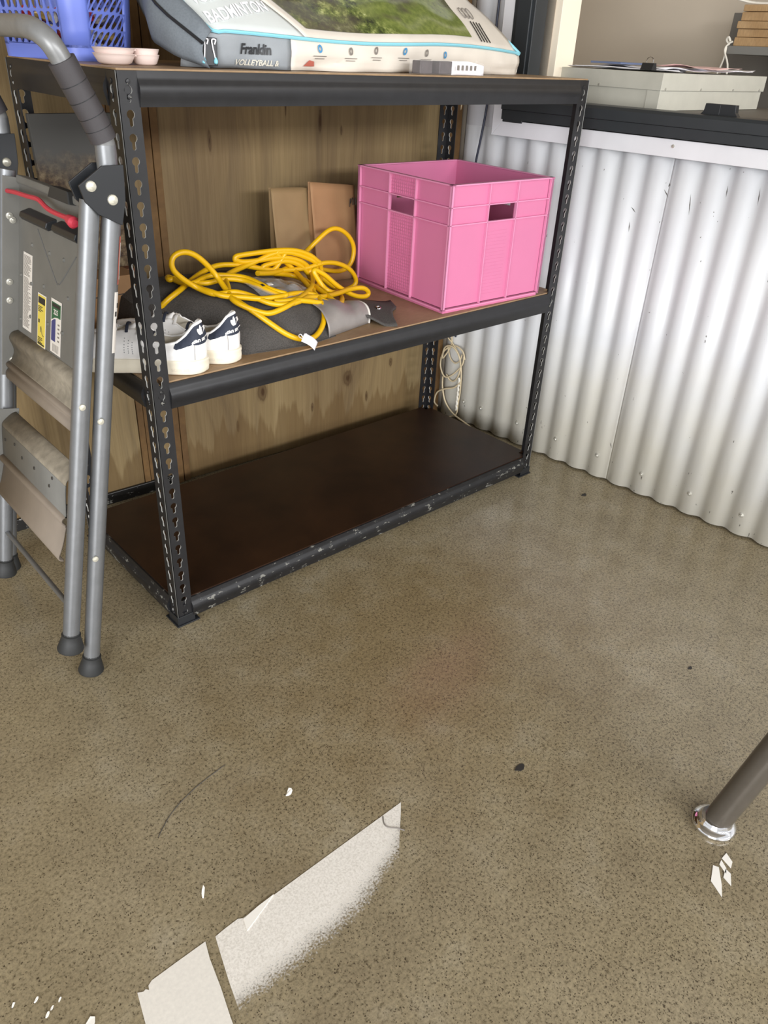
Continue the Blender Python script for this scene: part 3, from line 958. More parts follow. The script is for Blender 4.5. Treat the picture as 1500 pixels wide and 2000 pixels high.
# ---- yellow cord
CORD = [
     [(0.158, 0.215, 0.659), (0.196, 0.225, 0.673), (0.266, 0.275, 0.683), (0.325, 0.3, 0.69), (0.371, 0.3, 0.687), (0.417, 0.3, 0.677), (0.481, 0.3, 0.66), (0.54, 0.3, 0.654), (0.588, 0.3, 0.653), (0.629, 0.3, 0.659), (0.675, 0.3, 0.654), (0.718, 0.3, 0.635), (0.742, 0.3, 0.608), (0.739, 0.3, 0.588), (0.7, 0.3, 0.58), (0.565, 0.177, 0.623)] ,
     [(0.219, 0.2, 0.679), (0.188, 0.2, 0.701), (0.167, 0.2, 0.724), (0.17, 0.2, 0.747), (0.193, 0.2, 0.755), (0.219, 0.2, 0.747), (0.244, 0.2, 0.726), (0.269, 0.2, 0.696), (0.271, 0.171, 0.675), (0.267, 0.137, 0.664), (0.283, 0.097, 0.648), (0.31, 0.063, 0.622), (0.338, 0.041, 0.598), (0.367, 0.029, 0.586), (0.401, 0.029, 0.584), (0.437, 0.047, 0.597), (0.461, 0.071, 0.616), (0.478, 0.109, 0.634), (0.511, 0.197, 0.641), (0.549, 0.3, 0.648), (0.511, 0.3, 0.682), (0.493, 0.3, 0.697), (0.499, 0.3, 0.705), (0.516, 0.3, 0.698), (0.513, 0.3, 0.69)] ,
     [(0.192, 0.267, 0.683), (0.216, 0.273, 0.684), (0.22, 0.231, 0.681), (0.227, 0.195, 0.676), (0.236, 0.171, 0.674), (0.253, 0.147, 0.668), (0.29, 0.129, 0.664), (0.324, 0.115, 0.659), (0.366, 0.111, 0.658), (0.43, 0.131, 0.652), (0.481, 0.135, 0.64), (0.487, 0.105, 0.631), (0.52, 0.099, 0.62)] ,
     [(0.2, 0.287, 0.685), (0.207, 0.239, 0.681), (0.226, 0.223, 0.682), (0.271, 0.245, 0.686), (0.308, 0.235, 0.685), (0.344, 0.211, 0.681), (0.356, 0.173, 0.675), (0.368, 0.135, 0.666), (0.391, 0.119, 0.659)] ,
     [(0.231, 0.239, 0.68), (0.254, 0.217, 0.679), (0.3, 0.223, 0.681), (0.34, 0.205, 0.676), (0.353, 0.157, 0.67), (0.373, 0.121, 0.659), (0.384, 0.115, 0.656)] ,
     [(0.24, 0.161, 0.67), (0.28, 0.157, 0.671), (0.309, 0.135, 0.664), (0.334, 0.097, 0.652), (0.372, 0.087, 0.646), (0.419, 0.099, 0.645), (0.448, 0.117, 0.643)] ,
     [(0.379, 0.3, 0.694), (0.378, 0.3, 0.704), (0.403, 0.3, 0.706), (0.458, 0.3, 0.706), (0.499, 0.3, 0.705), (0.55, 0.3, 0.699), (0.593, 0.3, 0.683), (0.618, 0.3, 0.664)] ,
     [(0.377, 0.3, 0.701), (0.39, 0.3, 0.691), (0.433, 0.3, 0.688), (0.482, 0.3, 0.689), (0.532, 0.3, 0.683), (0.575, 0.3, 0.666), (0.599, 0.3, 0.638), (0.519, 0.193, 0.641), (0.446, 0.125, 0.648), (0.376, 0.083, 0.646), (0.327, 0.077, 0.638), (0.302, 0.083, 0.641), (0.273, 0.103, 0.654), (0.262, 0.135, 0.665)] ,
     [(0.315, 0.241, 0.681), (0.377, 0.287, 0.679), (0.433, 0.3, 0.686), (0.482, 0.3, 0.699), (0.533, 0.3, 0.696), (0.584, 0.3, 0.677), (0.615, 0.3, 0.657)] ,
     [(0.449, 0.3, 0.671), (0.482, 0.3, 0.677), (0.524, 0.3, 0.677), (0.566, 0.3, 0.66), (0.588, 0.3, 0.636)] ,
     [(0.394, 0.241, 0.677), (0.469, 0.283, 0.658), (0.54, 0.3, 0.64), (0.54, 0.241, 0.638), (0.527, 0.179, 0.636), (0.519, 0.113, 0.626)] ,
     [(0.624, 0.36, 0.676), (0.656, 0.36, 0.697), (0.698, 0.36, 0.722), (0.731, 0.36, 0.722), (0.765, 0.36, 0.701), (0.784, 0.36, 0.669), (0.777, 0.36, 0.632), (0.743, 0.36, 0.612), (0.685, 0.36, 0.623), (0.628, 0.36, 0.636)] ,
     [(0.624, 0.3, 0.66), (0.629, 0.3, 0.63), (0.558, 0.225, 0.628), (0.473, 0.145, 0.642), (0.395, 0.099, 0.649), (0.344, 0.101, 0.653)] ,
     [(0.498, 0.129, 0.634), (0.57, 0.167, 0.621), (0.642, 0.2, 0.615), (0.684, 0.2, 0.612), (0.703, 0.2, 0.597), (0.689, 0.2, 0.589), (0.647, 0.2, 0.6), (0.596, 0.2, 0.632), (0.561, 0.2, 0.661), (0.526, 0.2, 0.677)] ,
     [(0.593, 0.3, 0.646), (0.638, 0.3, 0.615), (0.68, 0.293, 0.581), (0.546, 0.113, 0.619), (0.504, 0.095, 0.621), (0.466, 0.099, 0.633), (0.417, 0.097, 0.646)] ,
]
cord = thing('extension_cord', (.4, .2, ZM), 'tangled bright yellow cord heaped on the felt sack with white tag', 'cord')
# join the traced runs end to end so that the cord is one long line
chains = [[Vector(p) for p in run] for run in CORD]
def join_cost(A, B):
    da = (A[-1] - A[-2]).normalized(); db = (B[1] - B[0]).normalized()
    g = B[0] - A[-1]
    gn = g.normalized() if g.length > 1e-6 else da
    return (g.length + .004) * (1 + 1.2 * (1 - da.dot(gn)) + 1.2 * (1 - db.dot(gn)))
while len(chains) > 1:
    best = None
    for i in range(len(chains)):
        for j in range(len(chains)):
            if i == j: continue
            for ri in (0, 1):
                if (i == 0 and ri):                # the first run keeps its free start
                    continue
                for rj in (0, 1):
                    if j == 0: continue
                    A = chains[i][::-1] if ri else chains[i]
                    B = chains[j][::-1] if rj else chains[j]
                    c_ = join_cost(A, B)
                    if best is None or c_ < best[0]:
                        best = (c_, i, j, A, B)
    _, i, j, A, B = best
    g = B[0] - A[-1]
    mid = []
    if g.length > .05:
        m_ = A[-1].lerp(B[0], .5)
        m_.z = max(ZM + .012, min(m_.z, sack_h(m_.x, m_.y) + .006))
        mid = [m_]
    new = A + mid + B
    chains = [c_ for k, c_ in enumerate(chains) if k not in (i, j)]
    chains.insert(0 if 0 in (i, j) else len(chains), new)
pts = chains[0]
pts = [pts[0] + Vector((-.02, .01, -.022))] + pts + [pts[-1] + (pts[-1] - pts[-2]).normalized() * .012 + Vector((0, 0, -.006)), pts[-1] + (pts[-1] - pts[-2]).normalized() * .018 + Vector((0, .01, -.034))]
cb = MB()
sm = smooth_path(pts, 6)
for _ in range(4):
    sm = [sm[0]] + [(sm[i - 1] + sm[i] * 2 + sm[i + 1]) / 4 for i in range(1, len(sm) - 1)] + [sm[-1]]
cb.tube(sm, .0061, 9)
cb.build('cord_jacket', M['yellow'], cord, smooth=60)
# paper tag tied to the lowest loop
def tagp(u, v):
    a = Vector((.352, .004, .600)); d1 = Vector((.030, -.004, -.026)); d2 = Vector((-.013, -.006, -.014))
    return a + d1 * v + d2 * (u - .5) * 1.0 + Vector((0, -.006, .004)) * math.sin(v * 2.6)
tg = MB().grid(tagp, 5, 10).build('paper_tag', M['paper'], cord, fix=False, solid=.0005)
MB().tube(smooth_path([(.352, .003, .600), (.349, .008, .606), (.353, .020, .598), (.361, .018, .592), (.366, .010, .600), (.360, .004, .606), (.354, .004, .603)], 5), .0011, 6).build('tie', M['paper'], tg)

# ---- sneakers
def build_sneaker(name, heel, ang, label, sub):
    L = .285
    d = Vector((math.cos(ang), math.sin(ang), 0))
    lft = Vector((-d.y, d.x, 0))
    H = Vector((heel[0], heel[1], ZM + .0012))
    root = thing(name, tuple(H + d * L / 2), label, 'shoe', 'white sneakers on the middle shelf')
    def hw(t):
        return itp(t, [0, .015, .05, .1, .2, .35, .5, .65, .78, .88, .95, .985, 1], [0, .014, .025, .0315, .0345, .034, .0375, .045, .0455, .039, .026, .013, 0])
    def pt(t, side, z):
        return H + d * (t * L) + lft * side + Vector((0, 0, z))
    NP = 26
    ts = [.5 * (1 - math.cos(PI * k / NP)) for k in range(NP + 1)]
    loop = [(t, 1) for t in ts] + [(t, -1) for t in ts[-2:0:-1]]
    n = len(loop)
    # sole
    sb = MB()
    rows = []
    for (z, k, lift) in ((.0, .97, 1), (.004, 1.03, 1), (.014, 1.05, .6), (.022, 1.045, .5), (.0235, 1.06, .5), (.0275, 1.055, .5), (.0285, 1.0, .5)):
        for (t, s) in loop:
            tl = .010 * max(0, (t - .78) / .22) ** 2 * lift
            tt = .5 + (t - .5) * (1 + (k - 1) * .45)
            rows.append(pt(tt, s * hw(t) * k, z + tl))
    fs = []
    for j in range(6):
        for i in range(n):
            q = (i + 1) % n
            fs.append((j * n + i, j * n + q, (j + 1) * n + q, (j + 1) * n + i))
    fs.append(tuple(range(n - 1, -1, -1)))
    fs.append(tuple(6 * n + i for i in range(n)))
    sb.add(rows, fs)
    sole = sb.build('sole', M['sole'], root, smooth=50)
    # upper
    def open_ring(t):
        tt = .028 + .70 * t
        hh = itp(tt, [.028, .045, .08, .13, .25, .38, .46, .55, .65, .728], [0, .011, .018, .022, .026, .024, .019, .016, .013, 0])
        zz = itp(tt, [.028, .06, .11, .17, .25, .34, .42, .46, .55, .65, .728], [.098, .095, .076, .0615, .056, .060, .074, .083, .079, .071, .064])
        return tt, hh, zz
    def upper(t, s, v, off=0.0):
        tt, hh, zz = open_ring(t)
        w0 = hw(t) * .985
        z0 = .026 + .006 * max(0, (t - .78) / .22) ** 2
        bul = math.sin(PI * v)
        side = w0 + (hh - w0) * v + .0055 * bul * (1 if t < .85 else .5)
        if t < .16:
            side += .002 * bul
        tx = t + (tt - t) * v
        tx += (-.012 * bul if t < .1 else 0) + (.035 * bul * max(0, (t - .8) / .2))
        z = z0 + (zz - z0) * (v ** .92)
        z += .013 * bul * max(0, (t - .62) / .38)
        if t > .6:                                  # flex creases across the vamp
            z += .0016 * math.sin(tx * 150) * bul
        return pt(tx, s * max(side, 0) + s * off, z) - d * (off if t < .04 else 0)
    ub = MB()
    NV = 12
    vs = [upper(t, s, j / (NV - 1)) for j in range(NV) for (t, s) in loop]
    fs = [(j * n + i, j * n + (i + 1) % n, (j + 1) * n + (i + 1) % n, (j + 1) * n + i) for j in range(NV - 1) for i in range(n)]
    ub.add(vs, fs)
    ub.build('upper', M['shoe'], root, smooth=70, fix=False, solid=-.0012)
    # cream lining: inner wall from the collar down
    ib = MB()
    def inner(t, s, v):
        tt, hh, zz = open_ring(t)
        return pt(tt + .012 * v, s * max(hh * (1 - .0) - .003 + .006 * math.sin(v * 2.2), 0), zz - .001 - (zz - .034) * v)
    vs = [inner(t, s, j / 5) for j in range(6) for (t, s) in loop]
    fs = [(j * n + i, j * n + (i + 1) % n, (j + 1) * n + (i + 1) % n, (j + 1) * n + i) for j in range(5) for i in range(n)]
    fs.append(tuple(5 * n + i for i in range(n)))
    ib.add(vs, fs)
    ib.build('lining', M['lining'], root, smooth=60, fix=False)
    # padded collar edge
    ring = [upper(t, s, 1.0) for (t, s) in loop if t < .62]
    ring = [upper(t, s, 1.0) for (t, s) in loop]
    cut = [p_ for p_, (t, s) in zip(ring, loop)]
    k0 = next(i for i, (t, s) in enumerate(loop) if t > .60)
    path = cut[-k0 + 1:] + cut[:k0]
    MB().tube(path, [.0013 + .0018 * math.sin(PI * i_ / (len(path) - 1)) ** .6 for i_ in range(len(path))], 7).build('collar_edge', M['shoe'], root)
    # tongue
    def tongue(u, v):
        t = .70 - .24 * v
        w = (.016 + .005 * v) * (1 - .45 * max(0, v - .8) / .2)
        z = .054 + .027 * v + .005 * math.sin(PI * u) - .006 * (2 * u - 1) ** 2 + .004 * v * v
        return pt(t, (u - .5) * 2 * w, z)
    MB().grid(tongue, 9, 9).build('tongue', M['shoe'], root, fix=False, solid=.004)
    # laces
    for k in range(5):
        tr_ = .93 - .115 * k
        tt, hh, zz = open_ring(tr_)
        w = hh + .007
        pth = [pt(tt + .012, -w, zz - .004), pt(tt + .006, -w * .5, zz + .004), pt(tt, 0, zz + .0065), pt(tt - .006, w * .5, zz + .004), pt(tt - .012, w, zz - .004)]
        MB().tube(smooth_path(pth, 4), .0032, 6, flat=.5).build('lace', M['shoe'] if k % 2 else M['navy'], root)
    # navy heel tab wrapping round the heel
    arc = [(0.0, 0.0)]
    pv = upper(0, 1, .72)
    for k in range(1, 61):
        q_ = upper(.30 * (k / 60) ** 1.5, 1, .72)
        arc.append((arc[-1][0] + (Vector(q_) - Vector(pv)).length, .30 * (k / 60) ** 1.5))
        pv = q_
    AX, AT = [a_ for a_, _ in arc], [t_ for _, t_ in arc]
    def heel(x, v, off=.0012):
        return upper(itp(abs(x), AX, AT), 1 if x >= 0 else -1, v, off)
    def tab_pt(s, v, off=.0012):
        lo = itp(abs(s), [0, .28, .42, .6, .9, 1], [.44, .45, .54, .56, .60, .74])
        return heel(s * .072, lo + (.965 - lo) * v, off)
    hb_ = MB().grid(lambda u, v: tab_pt(2 * u - 1, v), 41, 9)
    tab = hb_.build('heel_tab', M['navy'], root, fix=False, smooth=70)
    # emblem and words printed on the tab
    centre = .0
    def on_heel(x, y):
        # arc length round the heel measured on the tab at mid height
        return heel(x + .008, max(.46, min(.96, .71 + y / .070)), .0019)
    text_mesh('heel_print', 'stan smith', .0108, M['shoe'], lambda x, y: on_heel(x, y - .0092), tab, bold=.0004, xs=-1.0)
    em = MB()
    for (a0, ln, wd) in ((0, .0165, .0042), (.62, .0145, .0040), (-.62, .0145, .0040)):
        q = []
        for k in range(14):
            a = 2 * PI * k / 14
            ly = ln * .5 + math.cos(a) * ln * .5
            lx = math.sin(a) * wd * (1 - .25 * math.cos(a))
            x_ = lx * math.cos(a0) + ly * math.sin(a0)
            y_ = -lx * math.sin(a0) + ly * math.cos(a0)
            q.append((x_, y_))
        for (b0, b1) in ((-.1, .1),):
            em.add([on_heel(-x_, y_ - .0005) for (x_, y_) in q], [tuple(range(len(q)))])
    em.build('emblem', M['shoe'], tab, fix=False, smooth=0)
    st = MB()
    for k in range(3):
        y = .0032 + k * .0020
        st.add([on_heel(a, b) for (a, b) in ((-.009, y), (.009, y), (.009, y + .0007), (-.009, y + .0007))], [(0, 1, 2, 3)])
    for v_ in st.v: pass
    sto = st.build('emblem_stripe', M['navy'], tab, fix=False, smooth=0)
    sto.location = tuple(-d * .0006)
    # heel seam
    MB().tube([upper(.06, 1, v, .0004) for v in (.04, .2, .35, .5)], .0006, 5).build('seam', M['inkgrey'], root)
    # faint moulded words on the side of the sole
    def on_sole(x, y):
        t = .13 + x / L
        return pt(t, (hw(t) * 1.05 + .0008), .011 + y)
    text_mesh('sole_print', 'stan smith', .012, M['lining'], lambda x, y: on_sole(-x, y), sole)
    # perforated stripes on the flank
    pf = MB()
    for r in range(3):
        for k in range(6):
            q = upper(.50 + .03 * r + .012 * k, 1, .30 + .075 * k, .0006)
            pf.lathe([(0, 0), (.0009, 0), (0, .0003)], tuple(q), tuple(lft), 6)
    pf.build('perforation', M['navy'], root)
    return root
A_ = math.atan2(.689, -.725)
build_sneaker('sneaker', (.126, .010), A_, 'white sneaker with navy heel tab, nearest the rack corner post', 0)
build_sneaker('sneaker', (.208, .022), A_ - .06, 'white sneaker with navy heel tab, right one of the pair beside the felt sack', 1)

# ---- things at the back left of the middle shelf
# the dark board stands on the cardboard box behind it
pn2 = MB().prism([(.004, ZM + .118), (.198, ZM + .118), (.198, .993), (.004, .993)], lambda a, b, c: (a, .398 + c + (b - .69) * .06, b), 0, .012)
brd = tag(pn2.build('mottled_board', M['mottled'], smooth=0, bevel=.001), 'dark grey board with mottled brown lower half standing at the back left', 'board')
cbx = thing('cardboard_carton', (.06, .37, ZM), 'low brown cardboard carton at the back left under the dark board', 'carton')
MB().box((-.045, .33, ZM + .0005), (.150, .452, ZM + .117)).build('carton_body', M['cardboard'], cbx, smooth=0, bevel=.0015)
MB().box((-.045, .328, ZM + .078), (.150, .330, ZM + .0795)).build('flap_edge', M['ink'], cbx, smooth=0)
blk = MB().box((.153, .395, ZM + .0005), (.176, .445, ZM + .112)).build('timber_block', M['reddish'], smooth=0, bevel=.0015)
tag(blk, 'reddish brown timber block standing beside the cardboard carton', 'timber')

# ================================================================== TOP SHELF
ZTOP = 1.0888
# ---- blue lattice basket
BPIV, BROT = Vector((.046, .24, 0)), .297
bk = thing('plastic_basket', (.046, .24, ZTOP), 'blue lattice plastic basket full of wrapped sweets on the top shelf', 'basket')
BX0, BX1, BY0, BY1, BH = .034, .196, .228, .462, .165
def rrect(x0, x1, y0, y1, r, n=6):
    q = []
    for (cx, cy, a0) in ((x1 - r, y0 + r, -PI / 2), (x1 - r, y1 - r, 0), (x0 + r, y1 - r, PI / 2), (x0 + r, y0 + r, PI)):
        for k in range(n + 1):
            a = a0 + PI / 2 * k / n
            q.append((cx + r * math.cos(a), cy + r * math.sin(a)))
    return q
def basket_ring(z):
    f = .010 * (1 - z / BH)
    return rrect(BX0 + f, BX1 - f, BY0 + f, BY1 - f, .040 - f * .5, 8)
def band(z0, z1, name, t=.0025):
    a, b = basket_ring(z0), basket_ring(z1)
    n = len(a)
    def ins(p):
        c = Vector(((BX0 + BX1) / 2, (BY0 + BY1) / 2)); v = Vector(p)
        return v + (c - v).normalized() * t
    vs = [(p[0], p[1], ZTOP + z0) for p in a] + [(p[0], p[1], ZTOP + z1) for p in b]
    ai, bi = [ins(p) for p in a], [ins(p) for p in b]
    vs += [(p[0], p[1], ZTOP + z0) for p in ai] + [(p[0], p[1], ZTOP + z1) for p in bi]
    fs = []
    for i in range(n):
        j = (i + 1) % n
        fs += [(i, j, n + j, n + i), (2 * n + j, 2 * n + i, 3 * n + i, 3 * n + j), (n + i, n + j, 3 * n + j, 3 * n + i), (i, 2 * n + i, 2 * n + j, j)]
    return MB().add(vs, fs).build(name, M['basket'], bk, smooth=40)
band(0, .024, 'base_band')
band(BH - .014, BH, 'rim', .005)
MB().prism(basket_ring(0), lambda x, y, d: (x, y, ZTOP + d), .0005, .003).build('basket_floor', M['basket'], bk, smooth=0)
def wall_point(side, t, z, o=0):
    f = .010 * (1 - z / BH)
    if side == 'front': return (BX0 + .040 + (BX1 - BX0 - .080) * t, BY0 + f - o, ZTOP + z)
    if side == 'left': return (BX0 + f - o, BY0 + .040 + (BY1 - BY0 - .080) * t, ZTOP + z)
    if side == 'back': return (BX0 + .040 + (BX1 - BX0 - .080) * t, BY1 - f + o, ZTOP + z)
    return (BX1 - f + o, BY0 + .040 + (BY1 - BY0 - .080) * t, ZTOP + z)
def lattice(side, nx, nz, slant):
    """panel pierced by rows of long slanting holes"""
    mb = MB()
    z0, z1 = .022, BH - .012
    cw, chh = 1.0 / nx, (z1 - z0) / nz
    for j in range(nz):
        for i in range(nx):
            sh = .5 * cw * (j % 2)
            u0 = i * cw
            outer = [(u0, 0), (u0 + cw, 0), (u0 + cw, 1), (u0, 1)]
            hole = []
            for k in range(12):
                a = 2 * PI * (k + .5) / 12
                yy = math.copysign(abs(math.sin(a)) ** .75, math.sin(a)) * .44
                xx = math.copysign(abs(math.cos(a)) ** .75, math.cos(a)) * .42 * cw
                hole.append((u0 + cw * .5 + xx, .5 + yy))
            allp = outer + hole
            tri = tessellate_polygon([[Vector((p[0] / cw, p[1], 0)) for p in outer], [Vector((p[0] / cw, p[1], 0)) for p in hole]])
            n = len(allp)
            P = lambda p, o: wall_point(side, min(1, max(0, p[0] + slant * (p[1] - .5) * cw)), z0 + (j + p[1]) * chh, o)
            vs = [P(p, 0) for p in allp] + [P(p, -.0025) for p in allp]
            fs = [tuple(t) for t in tri] + [tuple(q + n for q in reversed(t)) for t in tri]
            fs += [(4 + k, 4 + (k + 1) % 12, n + 4 + (k + 1) % 12, n + 4 + k) for k in range(12)]
            mb.add(vs, fs)
    return mb.build('lattice_panel', M['basket'], bk, smooth=0)
lattice('front', 6, 5, 1.7)
lattice('left', 9, 5, .12)
lattice('back', 6, 5, .3)
lattice('right', 8, 6, .3)
# solid rounded corners
for c in range(4):
    def cf(u, v, c=c):
        z = .020 + (BH - .030) * v
        r = basket_ring(z)
        k = c * 9 + u * 8
        a = int(math.floor(k + 1e-6)); a = min(a, c * 9 + 8); b = min(a + 1, c * 9 + 8)
        f = k - a
        p = Vector(r[a]).lerp(Vector(r[b]), max(0, min(1, f)))
        return (p.x, p.y, ZTOP + z)
    MB().grid(cf, 9, 6).build('corner_post', M['basket'], bk, fix=False, solid=.0025)
bk.rotation_euler = (0, 0, BROT)
# wrapped sweets inside
sw_cols = [('red', 'bf3a3f'), ('white', 'e6e0d6'), ('gold', 'b59a5a'), ('dark red', '7c2029'), ('silver', 'b9b6b4')]
sw_m = [mat('wrapper_' + n_.replace(' ', '_'), c_, .25, .2, var=.25, vscale=90) for n_, c_ in sw_cols]
rs = random.Random(3)
def sweet_mesh(m_, name):
    mb = MB()
    mb.lathe([(.0005, -.024), (.010, -.021), (.0035, -.013), (.009, -.009), (.0115, 0), (.009, .009), (.0035, .013), (.010, .021), (.0005, .024)], (0, 0, 0), (1, 0, 0), 9)
    return mb
spots = []
for layer in range(3):
    for gx in range(4):
        for gy in range(5):
            if (gx == 0 or gy == 0 or layer == 2) and not (gx in (0, 3) and gy in (0, 4)):
                spots.append((BX0 + .045 + gx * .026, BY0 + .045 + gy * .036, ZTOP + .017 + layer * .026))
protos = {}
for i, (x, y, z) in enumerate(spots):
    k = rs.randrange(5)
    if k not in protos:
        protos[k] = o = sweet_mesh(sw_m[k], 'wrapped_sweet').build('wrapped_sweet', sw_m[k])
    else:
        o = protos[k].copy()
        COL.objects.link(o)
    dx, dy = x - BPIV.x + rs.uniform(-.003, .003), y - BPIV.y + rs.uniform(-.003, .003)
    o.location = (BPIV.x + dx * math.cos(BROT) - dy * math.sin(BROT), BPIV.y + dx * math.sin(BROT) + dy * math.cos(BROT), z)
    o.rotation_euler = (rs.uniform(0, 3), rs.uniform(-.35, .35), rs.uniform(0, 6.28))
    tag(o, 'twist-wrapped sweet in %s wrapper inside the blue basket' % sw_cols[k][0], 'sweet', 'wrapped %s sweets in the blue basket' % sw_cols[k][0])

# ---- two stacked twin-bowl dishes
def dish(z, label):
    root = thing('twin_dish', (.085, .13, z), label, 'dish', 'twin-bowl dishes by the basket')
    for (cx, r, n_) in ((.062, .034, 'large_bowl'), (.1175, .0235, 'small_bowl')):
        pr = [(0, .0), (r * .62, .0), (r * .80, .003), (r * .95, .0115), (r * 1.0, .0148), (r * 1.03, .0155), (r * 1.0, .0162), (r * .94, .0155), (r * .78, .005), (r * .6, .0022), (0, .002)]
        MB().lathe(pr, (cx, .13, z), (0, 0, 1), 26).build(n_, M['dish'], root, smooth=50)
    MB().box((.088, .120, z + .0125), (.100, .140, z + .0150)).build('bridge', M['dish'], root, smooth=0, bevel=.0005)
    return root
dish(ZTOP + .0003, 'pale pink twin-bowl dish resting on the shelf, lower of the two')
dish(ZTOP + .0085, 'pale pink twin-bowl dish nested on the other one, upper of the two')

# ---- volleyball and badminton set bag
bag = thing('sports_set_bag', (.6, .2, ZTOP), 'grey and clear zip bag of a volleyball and badminton set', 'bag')
def bag_front(x):
    return itp(x, [.14, .16, .19, .25, .35, .68, 1.0, 1.09], [.115, .088, .066, .052, .046, .058, .102, .125])
BXL, BXR = .168, 1.092
def bag_top_edge(x):
    return .052 + .004 * math.sin(x * 9) - .006 * max(0, (x - .75) / .35)
def front_wall(x0, x1):
    def fn(u, v):
        x = x0 + (x1 - x0) * u
        b = .008 * math.sin(PI * v) * (1 + .5 * math.sin(x * 17 + 1))
        wr = noise.noise(Vector((x * 13, v * 2.5, .4))) * .012 * (1 - v)
        return (x, bag_front(x) - b * .4 + .016 * (1 - v) * (.5 + .5 * math.sin(x * 11)) + wr, ZTOP + .001 + bag_top_edge(x) * v)
    return fn
def top_face(x0, x1, lift=0.0, v0=0.0, v1=1.0, skew=None):
    def fn(u, v):
        vv = v0 + (v1 - v0) * v
        x = x0 + (x1 - x0) * u
        if skew:
            x = skew(u, vv)
        xr = BXR - .20 * vv                           # the right end slants back
        x = min(x, xr)
        y = bag_front(min(x, BXR)) + .30 * vv + .004
        z = ZTOP + bag_top_edge(x) + .215 * vv ** .85
        z += noise.noise(Vector((x * 9, vv * 5, 7.7))) * .007 * min(1, 6 * vv) + lift
        return (x, y, z)
    return fn
SPL = lambda v: max(.405 - .31 * v, left_edge(v) + .012)                        # slanting seam between grey and clear halves
def sk(x_l, x_r):
    return lambda u, vv: x_l(vv) + (x_r(vv) - x_l(vv)) * u
left_edge = lambda v: itp(v, [0, .15, .3, .6, 1], [.204, .184, .176, .218, .255])
right_edge = lambda v: BXR - .20 * v
MB().grid(front_wall(BXL, .362), 18, 8).build('front_grey_panel', M['bag_grey'], bag, fix=False, solid=.0015)
MB().grid(front_wall(.362, BXR), 60, 8).build('front_white_panel', M['bag_white'], bag, fix=False, solid=.0015)
MB().grid(top_face(0, 1, 0, skew=sk(left_edge, SPL)), 20, 24).build('grey_top_panel', M['bag_clear'], bag, fix=False, solid=.0015)
MB().grid(top_face(0, 1, 0, skew=sk(SPL, right_edge)), 44, 24).build('white_top_panel', M['bag_white'], bag, fix=False, solid=.0015)
pl_ = lambda v: SPL(v) + .022 + .02 * v
pr_ = lambda v: .905 - .03 * v
MB().grid(top_face(0, 1, .0022, .05, 1.0, skew=sk(pl_, pr_)), 44, 26).build('picture_window', M['picture'], bag, fix=False)
# left end panel with the zip
def left_end(u, v):
    zt = ZTOP + bag_top_edge(.2) + .215 * u ** .85
    x = left_edge(u) - .016 * math.sin(PI * v) - (.024 * (1 - v) if u > .1 else .024 * (1 - v) * (.3 + 7 * u))
    y = bag_front(BXL) + .30 * u - .03 * (1 - u) ** 3
    zb = ZTOP + .0012 + .115 * u
    return (x, y, zb + (zt - zb) * v)
MB().grid(left_end, 22, 10).build('left_end_panel', M['bag_side'], bag, fix=False, solid=.0015)
def right_end(u, v):
    x = right_edge(u) + .004 * math.sin(PI * v)
    y = bag_front(BXR) + .30 * u + .002
    zt = ZTOP + bag_top_edge(BXR) + .215 * u ** .85
    return (x, y, ZTOP + .0012 + (zt - ZTOP - .0012) * v)
MB().grid(right_end, 14, 8).build('right_end_panel', M['bag_white'], bag, fix=False, solid=.0015)
MB().grid(lambda u, v: (left_edge(1) + (right_edge(1) - left_edge(1)) * u, bag_front(.6) + .325, ZTOP + .10 + (bag_top_edge(.6) + .115) * v), 20, 3).build('back_panel', M['bag_side'], bag, fix=False, solid=.0015)
pip = [Vector(top_face(0, 1, 0, skew=sk(left_edge, SPL))(0, v / 10)) + Vector((0, -.001, 0)) for v in range(10, 0, -1)]
pip += [Vector((x, bag_front(x) - .002, ZTOP + bag_top_edge(x) + .001)) for x in [BXL + .040 + (BXR - BXL - .040) * k / 40 for k in range(41)]]
pip += [Vector(right_end(v / 8, 1)) for v in range(1, 9)]
MB().tube(smooth_path(pip, 2), .0032, 7).build('piping', M['piping'], bag)
zp = [Vector(left_end(u / 12, .66)) + Vector((-.003, -.002, 0)) for u in range(12, -1, -1)]
MB().tube(zp, .0028, 6).build('zip', M['blackplastic'], bag)
MB().box((.187, -.0035, .004), (.214, .002, .046), lambda a, b, c: (a, bag_front(a) + b - .003, ZTOP + c)).build('zip_patch', M['blackplastic'], bag, smooth=0, bevel=.001)
for k, x in enumerate((.194, .207)):
    q = bag_front(x) - .008
    zpull = MB().tube(smooth_path([(x + .002, q, ZTOP + .036), (x + .004, q - .001, ZTOP + .043), (x - .003, q - .001, ZTOP + .043), (x - .002, q, ZTOP + .034), (x - .004 + .006 * k, q, ZTOP + .016)], 4), .0012, 6)
    zo = zpull.build('zip_pull', M['paper'], bag)
    MB().lathe([(0, 0), (.0032, .002), (.0036, .006), (.0012, .011)], (x - .005 + .008 * k, q, ZTOP + .006), (0, 0, 1), 8).build('pull_tip', M['piping'], zo)
